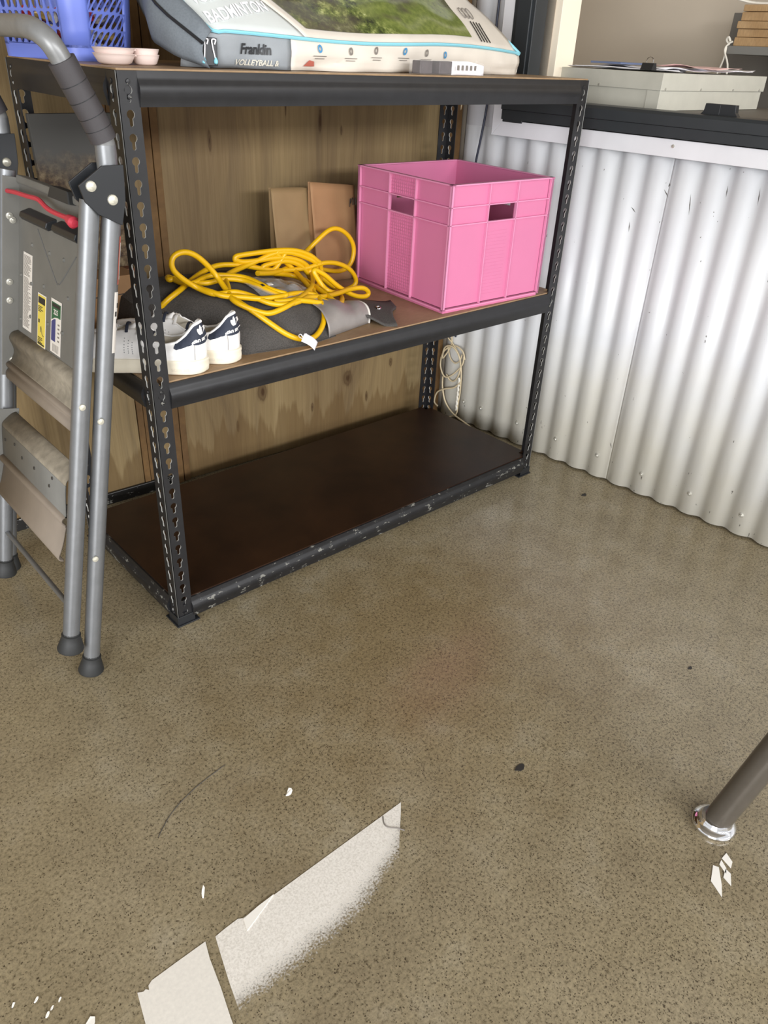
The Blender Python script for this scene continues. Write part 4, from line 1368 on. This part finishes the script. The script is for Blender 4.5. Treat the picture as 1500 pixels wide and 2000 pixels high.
# lettering
def on_front(cx, cz):
    return lambda x, y: (cx + x, front_wall(0, 1)(min(1, max(0, cx + x)), (cz + y) / .052)[1] - .0026, ZTOP + cz + y)
text_mesh('brand_lettering', 'Franklin', .022, M['blackplastic'], on_front(.288, .031), bag, shear=.12, bold=.0007, xs=.86)
text_mesh('lower_lettering', 'VOLLEYBALL &', .0125, M['dull_print'], on_front(.290, .0105), bag, shear=.25, bold=.0003)
def on_top(cx, cv, rot):
    c, s = math.cos(rot), math.sin(rot)
    def fn(x, y):
        a, b = x * c - y * s, x * s + y * c
        return top_face(0, 1, .0028, skew=lambda u, vv: cx + a)(0, cv + b / .30)
    return fn
text_mesh('top_lettering', 'VOLLEYBALL', .025, M['paper'], on_top(.262, .190, .22), bag, bold=.0006, xs=.86)
text_mesh('top_lettering', 'BADMINTON', .025, M['paper'], on_top(.278, .098, .22), bag, bold=.0006, xs=.90)
# small icons and print lines along the white front panel
for k, (x, z, c_) in enumerate(((.425, .037, 'piping'), (.505, .035, 'inkgrey'), (.575, .038, 'inkgrey'), (.655, .039, 'piping'), (.722, .038, 'inkgrey'), (.785, .036, 'piping'))):
    f = on_front(x, z)
    ic = MB()
    ring = [(math.cos(2 * PI * i / 12) * .0052, math.sin(2 * PI * i / 12) * .0068) for i in range(12)]
    ic.add([f(a, b) for a, b in ring] + [f(a * .45, b * .5) for a, b in ring], [(i, (i + 1) % 12, 12 + (i + 1) % 12, 12 + i) for i in range(12)])
    ic.build('printed_icon', M['icon_blue'] if c_ == 'piping' else M['inkgrey'], bag, fix=False, smooth=0)
    ln = MB()
    for r, w in ((-.0125, .016), (-.0165, .012)):
        ln.add([f(-w, r), f(w, r), f(w, r + .001), f(-w, r + .001)], [(0, 1, 2, 3)])
    ln.build('printed_line', M['inkgrey'], bag, fix=False, smooth=0)
rd = on_front(.405, .013)
MB().add([rd(-.014, -.005), rd(.012, -.005), rd(.008, .003), rd(-.004, .005)], [(0, 1, 2, 3)]).build('red_print', M['salmon'], bag, fix=False, smooth=0)
# printed columns on the white right end: racket outlines and dark bars
def on_r(x, v, l=.0030):
    return top_face(0, 1, l, skew=lambda u, vv: x)(0, v)
pc = MB()
for k in range(4):
    x = .936 + .0115 * k
    pc.tube([on_r(x, .03 + v_) for v_ in (0, .07, .14)], .0012, 5)
pc.build('printed_bar', M['ink'], bag)
pc = MB()
for k in range(3):
    x = .928 + .014 * k
    pc.tube([on_r(x + .007 * math.cos(a), .24 + .045 * math.sin(a)) for a in [2 * PI * i / 12 for i in range(12)]], .0009, 5, closed=True)
pc.build('printed_racket', M['inkgrey'], bag)
# pale net line and figures printed on the picture
nl = MB()
nl.tube([on_r(.40 + .06 * k - .0, .62 + .06 * math.sin(k * 1.1) + .006 * k, .0035) for k in range(9)], .0016, 5)
nl.build('printed_net_line', M['label_white'], bag)
fg = MB()
fg.add([on_r(x, v, .0034) for (x, v) in ((.775, .30), (.790, .30), (.794, .42), (.786, .50), (.776, .46))], [(0, 1, 2, 3, 4)])
fg.build('printed_pink_figure', M['salmon'], bag, fix=False, smooth=0)
fg = MB()
fg.add([on_r(x, v, .0034) for (x, v) in ((.55, .48), (.575, .46), (.585, .56), (.575, .64), (.558, .60))], [(0, 1, 2, 3, 4)])
fg.build('printed_pale_figure', M['label_white'], bag, fix=False, smooth=0)

# ---- clear blister pack at the shelf edge
cp = thing('blister_pack', (.77, .03, ZTOP), 'small clear blister pack holding two dark cubes on the shelf edge', 'pack')
cl = MB()
cl.box((.652, .006, ZTOP + .0005), (.755, .040, ZTOP + .0265))
cl.build('clear_shell', M['shell'], cp, smooth=0, bevel=.001)
for (a, b) in ((.656, .691), (.711, .749)):
    MB().box((a, .012, ZTOP + .002), (b, .036, ZTOP + .025)).build('dark_cube', mat('mauve_grey_cube', '4a4142', .5, var=.25, vscale=90), cp, smooth=0, bevel=.0015)
def cardp(u, v):
    x = .748 + .10 * u
    return (x, .012 + .006 * math.sin(u * 3), ZTOP + .001 + .025 * v * (1 - .35 * max(0, u - .6) * 2.0))
MB().grid(cardp, 12, 4).build('white_card', M['paper'], cp, fix=False, solid=.0012)
for k in range(5):
    x = .757 + .013 * k
    MB().box((x, .0045, ZTOP + .010), (x + .006, .0055, ZTOP + .019)).build('card_print', M['inkgrey'], cp, smooth=0)
def wrap(u, v):
    x = .835 + .075 * u
    return (x, .028 + .02 * u + .006 * noise.noise(Vector((u * 5, v * 5, 1))), ZTOP + .001 + (.028 - .012 * u) * v)
MB().grid(wrap, 12, 6).build('loose_film', M['shell'], cp, fix=False, smooth=15)

# ================================================================== FOLDED STEP LADDER leaning on the rack
LO = Vector((-.2571, 0, 0)); LW = Vector((.1979, 0, .9802)); LN = Vector((-.9802, 0, .1979))
def LAD(y, w, o=0.0):
    return LO + LW * w + LN * o + Vector((0, y, 0))
lad = thing('step_ladder', (-.2, .17, 0), 'folded grey metal step ladder leaning on the left end of the rack', 'ladder')
YN, YF = -.016, .352
TR = .0158
def rear(y, z):                                    # rear frame line
    return Vector((-.211 + .1914 * z, y, z))
YR = .452                                          # far leg of the wider rear frame
for y, w0 in ((YN, .105), (YF, .085)):
    front = MB().tube([LAD(y, w0), LAD(y, .5), LAD(y, .925)], TR, 18).build('front_leg', M['alu'], lad)
    d0 = w0 - .0285
    MB().lathe([(0, d0), (.0245, d0), (.0255, d0 + .004), (.0205, d0 + .022), (.0180, d0 + .030), (.0185, d0 + .036), (.0160, d0 + .037), (.0158, d0 + .040)], LAD(y, 0), LW, 20).build('rubber_foot', M['rubber'], front)
    y = YN if y == YN else YR
    r_ = MB().tube([rear(y, .03), rear(y, .5), rear(y, .90)], TR, 18).build('rear_leg', M['alu'], lad)
    ax = Vector((.188, 0, .982))
    MB().lathe([(0, .001), (.0245, .001), (.0255, .005), (.0205, .024), (.0180, .032), (.0185, .038), (.0160, .039), (.0158, .042)], rear(y, 0), ax, 20).build('rubber_foot', M['rubber'], r_)
# hinge brackets with two bolts each
BR = [(-.097, .932), (-.056, .958), (-.021, .958), (-.022, .935), (-.024, .905), (-.034, .868), (-.072, .888), (-.090, .907)]
for y, sg in ((YN, -1), (YR, 1)):
    for (o0, o1) in ((.017, .021), (-.021, -.017)):
        br = MB().prism(BR, lambda a, b, d: (a, y + sg * d, b), o0, o1).build('hinge_bracket', M['blackplastic'], lad, smooth=0, bevel=.001)
        if o0 > 0 or y == YR:
            for (a, b) in ((-.078, .930), (-.046, .908)):
                out = -1 if True else 1
                yy = (y - .0212)
                MB().lathe([(0, 0), (.0085, 0), (.0078, .0025), (.0045, .0042), (0, .0046)], (a, yy, b), (0, -1, 0), 14).build('bolt', M['rivet'], br)
    # rivets through the legs
    if y == YN:
        for (a, b) in ((-.145, .577), (-.117, .543), (-.168, .270)):
            MB().lathe([(0, 0), (.0062, 0), (.0054, .002), (0, .0034)], (a, y - TR, b), (0, -1, 0), 12).build('leg_rivet', M['rivet'], lad)
# hand rail hoop
hp = [(-.040, YN, .915), (-.038, YN, .955), (-.037, YN, .975), (-.039, YN, .992), (-.050, YN, 1.020), (-.070, YN, 1.062), (-.087, YN, 1.098), (-.098, YN + .004, 1.119), (-.106, YN + .020, 1.131), (-.110, YN + .045, 1.136), (-.111, YN + .075, 1.137)]
far = [(x, YR - (y - YN), z) for (x, y, z) in hp[::-1]]
MB().tube(smooth_path(hp + [(-.111, .207, 1.137)] + far, 4), .0155, 16).build('hand_rail', M['tube_dark'], lad)
for pth in (hp[3:7], far[-7:-3]):
    q = smooth_path(pth, 6)
    g = MB().tube(q, [.0205] * len(q), 18)
    gr = g.build('grip_sleeve', M['grip'], lad)
    for k in (4, 7, 10, 13):
        a, b = q[k], q[k + 1]
        MB().tube([a.lerp(b, .0), a.lerp(b, .12)], .0211, 18).build('grip_ring', M['blackplastic'], gr)
    for i_ in (2, -3):
        pass
for y in (YN, YR):                                 # bright necks between bracket and grip
    MB().tube([(-.0385, y, .945), (-.0375, y, .985)], .0160, 16).build('rail_neck', M['alu'], lad)
# folded platform panel
PO = -.0195
pan = MB().box((YN + TR, .590, PO - .004), (YF - .020, .914, PO + .004), LAD).build('platform_panel', M['laddergrey'], lad, smooth=0, bevel=.002)
vv = [(.235, .839), (.150, .768), (.136, .762), (.120, .770), (.063, .823)]
MB().tube([LAD(a, b, PO + .0042) for a, b in smooth_path([(a, b, 0) for a, b in vv], 4) for a, b in ((a, b),)] if False else [LAD(p_.x, p_.y, PO + .0042) for p_ in smooth_path([(a, b, 0) for a, b in vv], 4)], .0012, 5).build('embossed_line', M['alu'], pan)
nb = MB()
for (a, b) in [(.261, .806), (.178, .807), (.114, .808), (.201, .743), (.091, .746), (.314, .74), (.259, .735), (.261, .672), (.177, .679), (.110, .680), (.314, .654)]:
    nb.lathe([(0, 0), (.0042, 0), (.0032, .0028), (0, .0036)], tuple(LAD(a, b, PO + .004)), tuple(LN), 8)
nb.build('grip_stud', M['laddergrey'], pan)
# upper lip, tab and tool clips of the platform
MB().box((YN + .02, .906, PO - .012), (YF - .020, .920, PO + .010), LAD).build('panel_lip', M['laddergrey'], pan, smooth=0, bevel=.003)
MB().prism([(.160, .905), (.150, .925), (.078, .925), (.068, .905)], lambda a, b, d: LAD(a, b, d), PO - .002, PO + .018).build('latch_tab', M['rubber'], pan, smooth=0, bevel=.002)
for (a0, a1, w) in ((.150, .275, .858), (.028, .126, .860)):
    MB().prism([(0, .010), (.004, .012), (.020, .004), (.022, -.004), (.016, -.010), (.002, -.004)], lambda d, b, y: LAD(y, w + b, PO + .002 + d), a0, a1).build('tool_clip', M['blackplastic'], pan, smooth=0, bevel=.0015)
# red pull cord along the top of the panel
rc = [LAD(a, b, .006) for a, b in ((.372, .887), (.330, .889), (.290, .892), (.230, .894), (.180, .896), (.145, .889), (.115, .886), (.06, .886), (.030, .888))]
rco = MB().tube(smooth_path(rc, 5), .0042, 8).build('red_pull_cord', M['red'], lad)
MB().lathe([(0, -.014), (.007, -.012), (.0095, 0), (.010, .008), (.006, .014), (0, .015)], tuple(LAD(.036, .884, .006)), (0, -.95, -.15), 12).build('red_knob', M['red'], rco)
# stickers on the panel
SO = PO + .0046
def sticker(name, a0, a1, b0, b1, m_, o=SO, p=pan):
    return MB().box((a0, b0, o), (a1, b1, o + .0004), LAD).build(name, m_, p, smooth=0)
s1 = sticker('text_sticker', .257, .301, .641, .787, M['label_white'])
rl = random.Random(5)
tx = MB()
b = .782
while b > .646:
    if not (.742 < b < .746):
        l = rl.uniform(.55, 1.0)
        tx.box((.2975 - .037 * l, b - .0011, SO + .0004), (.2975, b, SO + .0006), LAD)
    b -= .0024
tx.build('small_print', M['inkgrey'], s1, smooth=0)
s2 = sticker('warning_sticker', .186, .226, .627, .727, M['label_white'])
sticker('yellow_field', .1885, .2235, .6295, .7245, M['label_yellow'], SO + .0004, s2)
q = MB().box((.190, .709, SO + .0008), (.222, .721, SO + .0010), LAD)
for (bb, n_) in ((.704, 4), (.645, 4)):
    for k in range(n_):
        q.box((.222 - .024 * rl.uniform(.6, 1), bb - .003 * k - .0015, SO + .0008), (.222, bb - .003 * k, SO + .0010), LAD)
q.box((.214, .672, SO + .0008), (.220, .679, SO + .0010), LAD)
q.box((.191, .631, SO + .0008), (.222, .634, SO + .0010), LAD)
q.tube([LAD(.210, .655, SO + .001), LAD(.207, .667, SO + .001), LAD(.200, .652, SO + .001), LAD(.194, .650, SO + .001)], .0006, 4)
q.build('warning_print', M['ink'], s2, smooth=0)
s3 = sticker('rating_sticker', .1155, .162, .633, .732, M['label_white'])
g3 = MB().prism([(.1185, .7265), (.1590, .7265), (.1590, .693), (.145, .699), (.132, .7015), (.1185, .7015)], lambda a, b, d: LAD(a, b, SO + d), .0004, .0007)
g3.build('green_field', M['label_green'], s3, smooth=0)
MB().box((.1215, .718, SO + .0007), (.1555, .7245, SO + .0009), LAD).build('header_print', M['ink'], s3, smooth=0)
text_mesh('rating_print', '225', .013, M['label_white'], lambda x, y: LAD(.139 - x, .7095 + y, SO + .0010), s3, bold=.0004)
MB().prism([(.140, .655), (.1585, .655), (.1585, .690), (.146, .6965), (.140, .697)], lambda a, b, d: LAD(a, b, SO + d), .0004, .0007).build('blue_field', M['label_blue'], s3, smooth=0)
q = MB()
for k in range(5):
    q.box((.122, .688 - .0075 * k, SO + .0004), (.130, .691 - .0075 * k, SO + .0006), LAD)
for k in range(7):
    q.box((.125 + .0042 * k, .636, SO + .0004), (.1262 + .0042 * k + .0008 * (k % 2), .650, SO + .0006), LAD)
q.build('barcode_print', M['inkgrey'], s3, smooth=0)
# side ears that carry platform and steps, with rivets
def ear(name, b0, b1, o0, o1):
    e = MB().box((YF - .0225, b0, o0), (YF - .020, b1, o1), LAD).build(name, M['laddergrey'], lad, smooth=0, bevel=.0008)
    return e
e1 = ear('platform_ear', .535, .915, PO - .006, .0145)
for (b, o) in ((.845, .002), (.838, -.004), (.722, .001), (.686, .0005), (.566, -.006)):
    MB().lathe([(0, 0), (.0068, 0), (.0062, .0014), (.004, .0020), (.0030, .0042), (0, .0050)], tuple(LAD(YF - .0225, b, o)), (0, -1, 0), 12).build('ear_rivet', M['screw'], e1)
e2 = ear('step_ear', .300, .462, -.020, .020)
MB().lathe([(0, 0), (.0068, 0), (.0062, .0014), (.004, .0020), (.0030, .0042), (0, .0050)], tuple(LAD(YF - .0225, .322, .004)), (0, -1, 0), 12).build('ear_rivet', M['screw'], e2)
# platform's rolled front edge (dusty, ribbed)
def profile(pts, y0, y1, name, m_, p=lad, th=.003):
    """strip bent along (offset, up) points, extruded across the ladder"""
    mb = MB()
    sp = smooth_path([(a, b, 0) for a, b in pts], 4)
    vs = [LAD(y0, q.y, q.x) for q in sp] + [LAD(y1, q.y, q.x) for q in sp]
    n = len(sp)
    mb.add(vs, [(i, i + 1, n + i + 1, n + i) for i in range(n - 1)])
    return mb.build(name, m_, p, smooth=50, fix=False, solid=th)
y0, y1 = YN + TR, YF - .0225
profile([(PO + .002, .626), (PO + .014, .621), (PO + .018, .612), (PO + .014, .602), (PO + .009, .590), (PO + .010, .575), (PO + .018, .562)], y0, y1, 'platform_edge', M['dusty'])
profile([(PO + .018, .562), (PO + .024, .558), (PO + .020, .549), (PO + .024, .541), (PO + .022, .530), (PO + .012, .524), (PO + .002, .526)], y0, y1, 'platform_edge', M['step_under'])
# lower step: dusty tread top, pierced front and curled apron
y0b = y0 + .004
profile([(-.014, .452), (-.006, .449), (.004, .440), (.011, .432), (.012, .426)], y0b, y1, 'step_tread', M['dusty'])
fp = profile([(.012, .426), (.0118, .41), (.0105, .385), (.009, .360)], y0b, y1, 'step_front', M['laddergrey'])
hl = MB()
for (a, b) in ((.31, .402), (.255, .412), (.215, .398), (.150, .402), (.075, .396), (.06, .418)):
    hl.lathe([(0, 0), (.0035, 0), (.003, .0006), (0, .0007)], tuple(LAD(a, b, .0110 + .04 * (b - .398) + .0042)), tuple(LN), 8)
hl.build('step_hole', M['ink'], fp)
profile([(.009, .360), (.0155, .357), (.0165, .351), (.011, .346), (.008, .342)], y0b, y1, 'step_rib', M['step_under'])
profile([(.008, .342), (.010, .325), (.013, .305), (.017, .288), (.020, .279), (.018, .273), (.011, .271)], y0b, y1, 'step_apron', M['step_under'])
# thin tie bar low down
MB().tube([LAD(YN, .170, 0), LAD(YF, .170, 0)], .0055, 10, flat=.6).build('tie_bar', M['alu'], lad)
# decal strips on the rear leg
def decal(name, z0, z1, a0, a1, m_, rr=TR + .0006):
    mb = MB()
    ax = Vector((.188, 0, .982)).normalized()
    u = Vector((0, -1, 0)); v = ax.cross(u)
    def fn(p_, q_):
        a = a0 + (a1 - a0) * p_
        c = rear(YN, z0 + (z1 - z0) * q_)
        return c + (u * math.cos(a) + v * math.sin(a)) * rr
    return mb.grid(fn, 9, 6).build(name, m_, lad, fix=False)
_t = decal('probe', .5, .51, 0, .1, M['ink'])
bpy.data.objects.remove(_t)
d1 = decal('white_decal', .662, .764, .28, 1.25, M['label_white'])
for (z, a) in ((.742, .72), (.728, .45), (.716, .75), (.708, .95)):
    o = decal('decal_mark', z - .004, z + .004, a, a + .28, M['ink'], TR + .0011)
    attach(o, d1); o.matrix_parent_inverse = Matrix.Identity(4)
d2 = decal('red_decal', .776, .852, .62, 1.25, M['salmon'])
o = decal('decal_strip', .784, .842, .80, 1.05, M['label_white'], TR + .0011)
attach(o, d2); o.matrix_parent_inverse = Matrix.Identity(4)

# ================================================================== TABLE LEG at the right edge
tl = thing('table_leg', (.452, -1.046, 0), 'splayed brown grey round table leg with chrome foot at the right edge', 'table')
LD = Vector((.1953, -.173, .9654)).normalized()
F0 = Vector((.452, -1.046, 0))
lg = MB().tube([F0 + LD * .016, F0 + LD * .3, F0 + LD * .75], [.0225, .0235, .025], 28).build('leg_tube', M['legpaint'], tl)
MB().lathe([(0, .0), (.034, .0), (.0365, .003), (.0372, .007), (.0350, .0105), (.030, .0125), (.0265, .0145), (.0255, .019), (.0235, .022), (0, .022)], tuple(F0 + Vector((0, 0, .0003))), (0, 0, 1), 36).build('chrome_foot', M['chrome'], tl, smooth=50)

# ================================================================== CABLES in the corner
def wp(s, z, o=.014):
    return Vector(WP(s, o, z))
cc = MB()
loop1 = [wp(.452 + .040 * math.cos(a) + .004 * math.sin(2 * a), .205 + .062 * math.sin(a) + .010 * math.cos(a), .018 + .004 * math.sin(a)) for a in [2 * PI * k / 20 - 1.9 for k in range(21)]]
cc.tube(smooth_path([wp(.470, .40, .016), wp(.468, .32, .014), wp(.463, .268, .014)] + loop1[6:] + loop1[:4], 4), .0028, 7)
cc.tube(smooth_path([wp(.398, .235, .016), wp(.412, .262, .016), wp(.452, .270, .016), wp(.494, .235, .016), wp(.500, .185, .018), wp(.475, .152, .020), wp(.440, .170, .02), wp(.405, .215, .018), wp(.402, .245, .017)], 5), .0028, 7)
cc.tube(smooth_path([wp(.485, .150, .018), wp(.482, .110, .018), wp(.462, .062, .020), wp(.420, .030, .022), wp(.360, .012, .020), wp(.335, .004, .020)], 5), .0030, 7)
cc.tube(smooth_path([wp(.405, .150, .020), wp(.430, .125, .020), wp(.470, .108, .022), wp(.502, .085, .022), wp(.508, .050, .026), wp(.488, .040, .03)], 5), .0030, 7)
cc.tube(smooth_path([wp(.495, .300, .016), wp(.470, .285, .016), wp(.440, .262, .016), wp(.420, .235, .016), wp(.408, .19, .016), wp(.404, .12, .016), wp(.408, .07, .016), wp(.412, .03, .016), wp(.44, .012, .02)], 5), .0026, 7)
cc.tube(smooth_path([wp(.476, .262, .016), wp(.462, .225, .016), wp(.438, .212, .018), wp(.418, .225, .018), wp(.41, .25, .018)], 5), .0024, 7)
tag(cc.build('coiled_cable', M['creamcable'], smooth=60), 'cream cable coiled in the corner against the corrugated wall', 'cable')
kn = MB()
pth = [wp(.414 - .004 * (k % 2), .165 - .0085 * k, .017 + .002 * (k % 2)) for k in range(15)]
kn.tube(smooth_path(pth, 3), .0042, 7)
tag(kn.build('braided_cord', M['string'], smooth=60), 'braided white cord hanging beside the coiled cream cable', 'cord')
w1 = MB().tube(smooth_path([wp(.506, 1.09, .012), wp(.508, .995, .014), wp(.524, .93, .02), wp(.530, .88, .02), wp(.523, .845, .018), wp(.50, .80, .016), wp(.49, .62, .014), wp(.478, .40, .014)], 5), .0028, 7)
tag(w1.build('thin_wire', M['creamcable'], smooth=60), 'thin cream wire running down the corner behind the crate', 'wire')
w2 = MB().tube(smooth_path([wp(.405, 1.35, .014), wp(.409, 1.12, .014), wp(.413, 1.0, .014), wp(.424, .91, .014), wp(.434, .84, .014), wp(.44, .70, .014), wp(.445, .45, .014), wp(.45, .30, .012)], 5), .0034, 7)
tag(w2.build('dark_cable', M['darkcable'], smooth=60), 'dark blue cable running down the corrugated wall left of the window', 'cable')

# ================================================================== FLOOR MARKS AND SCRAPS
def fade_white():
    """worn white coat: dense at the sharp taped edge, breaking up into grains towards the other side"""
    t = NT('worn_white_floor_paint')
    s = t.sep()
    n = t.noise(300, 3, .7)
    n2 = t.noise(14, 4, .6)
    depth = t.math('ADD', t.math('SUBTRACT', -.666, s[1]), t.math('MULTIPLY', t.math('SUBTRACT', n2, .5), .030))
    v = t.math('ADD', depth, t.math('MULTIPLY', t.math('SUBTRACT', n, .5), .075))
    lim = t.ramp(t.math('ADD', t.math('MULTIPLY', s[0], 1.0), .4), [(.0, (.112,) * 3), (.28, (.108,) * 3), (.395, (.072,) * 3), (.45, (.040,) * 3), (.47, (.02,) * 3)])
    a = t.math('SUBTRACT', lim, v)
    al = t.ramp(a, [(.0, B4), (.022, W4)])
    t.set(Base_Color=t.ramp(n, [(.3, lin('cfcac0')), (.6, lin('eeeae2'))]), Roughness=.5)
    t.l(al, t.b.inputs['Alpha'])
    return t.m
M['paint'] = fade_white()
M['flake'] = mat('white_paint_flake', 'f3f0e8', .6)  # one bright white for the flakes, the sliver and the marks
def patch(name, poly, label, m_=None):
    mb = MB().prism(poly, lambda x, y, d: (x, y, d), .0002, .0009)
    return tag(mb.build(name, m_ or M['paint'], smooth=0), label, 'floor marking')
patch('white_floor_patch', [(.064, -.666), (.048, -.683), (.018, -.713), (-.008, -.740), (-.05, -.80), (-.12, -.83), (-.22, -.84), (-.350, -.84), (-.337, -.777), (-.327, -.735), (-.316, -.695), (-.308, -.667), (-.29, -.6655), (-.268, -.665), (-.262, -.669), (-.24, -.668), (-.12, -.667)],
      'long white patch on the concrete with one sharp edge and one fading edge')
M['paint2'] = mat('solid_white_floor_paint', 'e6e2d9', .5, var=.05, vscale=200)  # even white for the short patch
patch('white_floor_patch', [(-.323, -.664), (-.331, -.690), (-.340, -.735), (-.350, -.775), (-.362, -.83), (-.475, -.83), (-.455, -.755), (-.441, -.711), (-.431, -.667), (-.424, -.671), (-.420, -.670), (-.417, -.674), (-.415, -.668), (-.408, -.6645), (-.37, -.664)],
      'short white patch on the concrete at the bottom left with torn corner', M['paint2'])
def flake(x, y, sz, rot, label, ar=.45, lift=.002):
    rr = random.Random(int(abs(x * 7919 + y * 104729) * 100))
    n = 7
    poly = []
    for k in range(n):
        a = 2 * PI * k / n
        r = sz * (.65 + .5 * rr.random())
        px_, py_ = r * math.cos(a), r * math.sin(a) * ar
        poly.append((x + px_ * math.cos(rot) - py_ * math.sin(rot), y + px_ * math.sin(rot) + py_ * math.cos(rot)))
    mb = MB().prism(poly, lambda a, b, d: (a, b, d + lift * (.5 + .5 * math.sin((a - x) / sz * 2)) * (1 if d > .0004 else .8)), .0003, .0009)
    return tag(mb.build('paint_flake', M['flake'], smooth=0), label, 'flake', 'loose white flakes on the concrete')
flake(-.075, -.527, .0085, .4, 'white flake lying alone on the concrete beyond the long white patch', .7, .006)
flake(-.287, -.596, .0095, 1.0, 'slender white flake on the concrete left of the long white patch', .3, .005)
flake(-.515, -.608, .0035, .6, 'tiny white flake nearest the torn corner of the short white patch')
for (x, y, s_, r_) in ((-.539, -.588, .004, .5), (-.527, -.612, .0035, .4), (-.535, -.617, .005, .6), (-.548, -.634, .004, .7), (-.552, -.643, .0055, .6), (-.558, -.640, .0035, .5), (-.567, -.632, .0045, .4), (-.589, -.558, .004, .4), (-.565, -.575, .004, .8), (-.60, -.60, .005, .9)):
    flake(x, y, s_, r_, 'tiny white flake among those scattered at the bottom left corner')
MB_ = MB().prism([(-.262, -.671), (-.235, -.668), (-.205, -.6672), (-.228, -.676), (-.250, -.684), (-.268, -.690)], lambda a, b, d: (a, b, d), .001, .0022)  # flat bright sliver laid over the patch edge
tag(MB_.build('film_sliver', M['flake'], smooth=0), 'bright white sliver lifting along the edge of the long white patch', 'flake')
for k, (poly, lb) in enumerate(((([(.349, -1.098), (.378, -1.086), (.382, -1.094), (.356, -1.113), (.336, -1.124)]), 'long bright white chip below the chrome table foot'),
                  (([(.402, -1.089), (.417, -1.089), (.409, -1.104), (.396, -1.108)]), 'upper right bright white chip below the chrome table foot'),
                  (([(.371, -1.108), (.388, -1.103), (.386, -1.113), (.366, -1.124)]), 'lower right bright white chip below the chrome table foot'),
                  (([(.388, -1.092), (.398, -1.090), (.390, -1.103), (.380, -1.108)]), 'middle bright white chip below the chrome table foot'))):
    tag(MB().prism(poly, lambda a, b, d: (a, b, d), .0003, .0012).build('paint_chip', M['flake'], smooth=0), lb, 'flake', 'bright chips by the table foot')  # flat bright white shapes on the floor below the table foot
flake(-.497, -.665, .012, .5, 'largest white flake at the bottom edge left of the short white patch', .6)
sc_ = MB().tube(smooth_path([(-.293, -.462, .0004), (-.252, -.433, .0004), (-.197, -.413, .0004), (-.127, -.401, .0004)], 6), [.0003] + [.0008] * 17 + [.0003], 4)
tag(sc_.build('floor_scratch', M['ink_'], smooth=0), 'long faint scratch on the concrete above the short white patch', 'scratch')
# a few dark crumbs on the concrete
for (x, y, sz, lb) in ((.791, -.809, .006, 'small dark leaf crumb on the concrete far right'), (1.246, -.197, .010, 'dark crumb on the concrete near the corrugated wall'),
                       (.287, -.750, .011, 'dark smear of dirt on the concrete left of the table leg')):
    mb = MB().prism([(x + sz * math.cos(a) * (1 + .3 * math.sin(3 * a)), y + sz * .6 * math.sin(a)) for a in [2 * PI * k / 9 for k in range(9)]], lambda a, b, d: (a, b, d), .0002, .0012)
    tag(mb.build('dirt_crumb', M['ink'], smooth=0), lb, 'crumb')
# hairline crack across the white patch
ck = MB().tube(smooth_path([(.020, -.668, .0009), (.012, -.680, .0009), (.013, -.690, .0009), (.024, -.702, .0009), (.030, -.712, .0009)], 5), .0013, 4)
tag(ck.build('floor_crack', M['inkgrey'], smooth=0), 'short dark crack across the right end of the long white patch', 'crack')
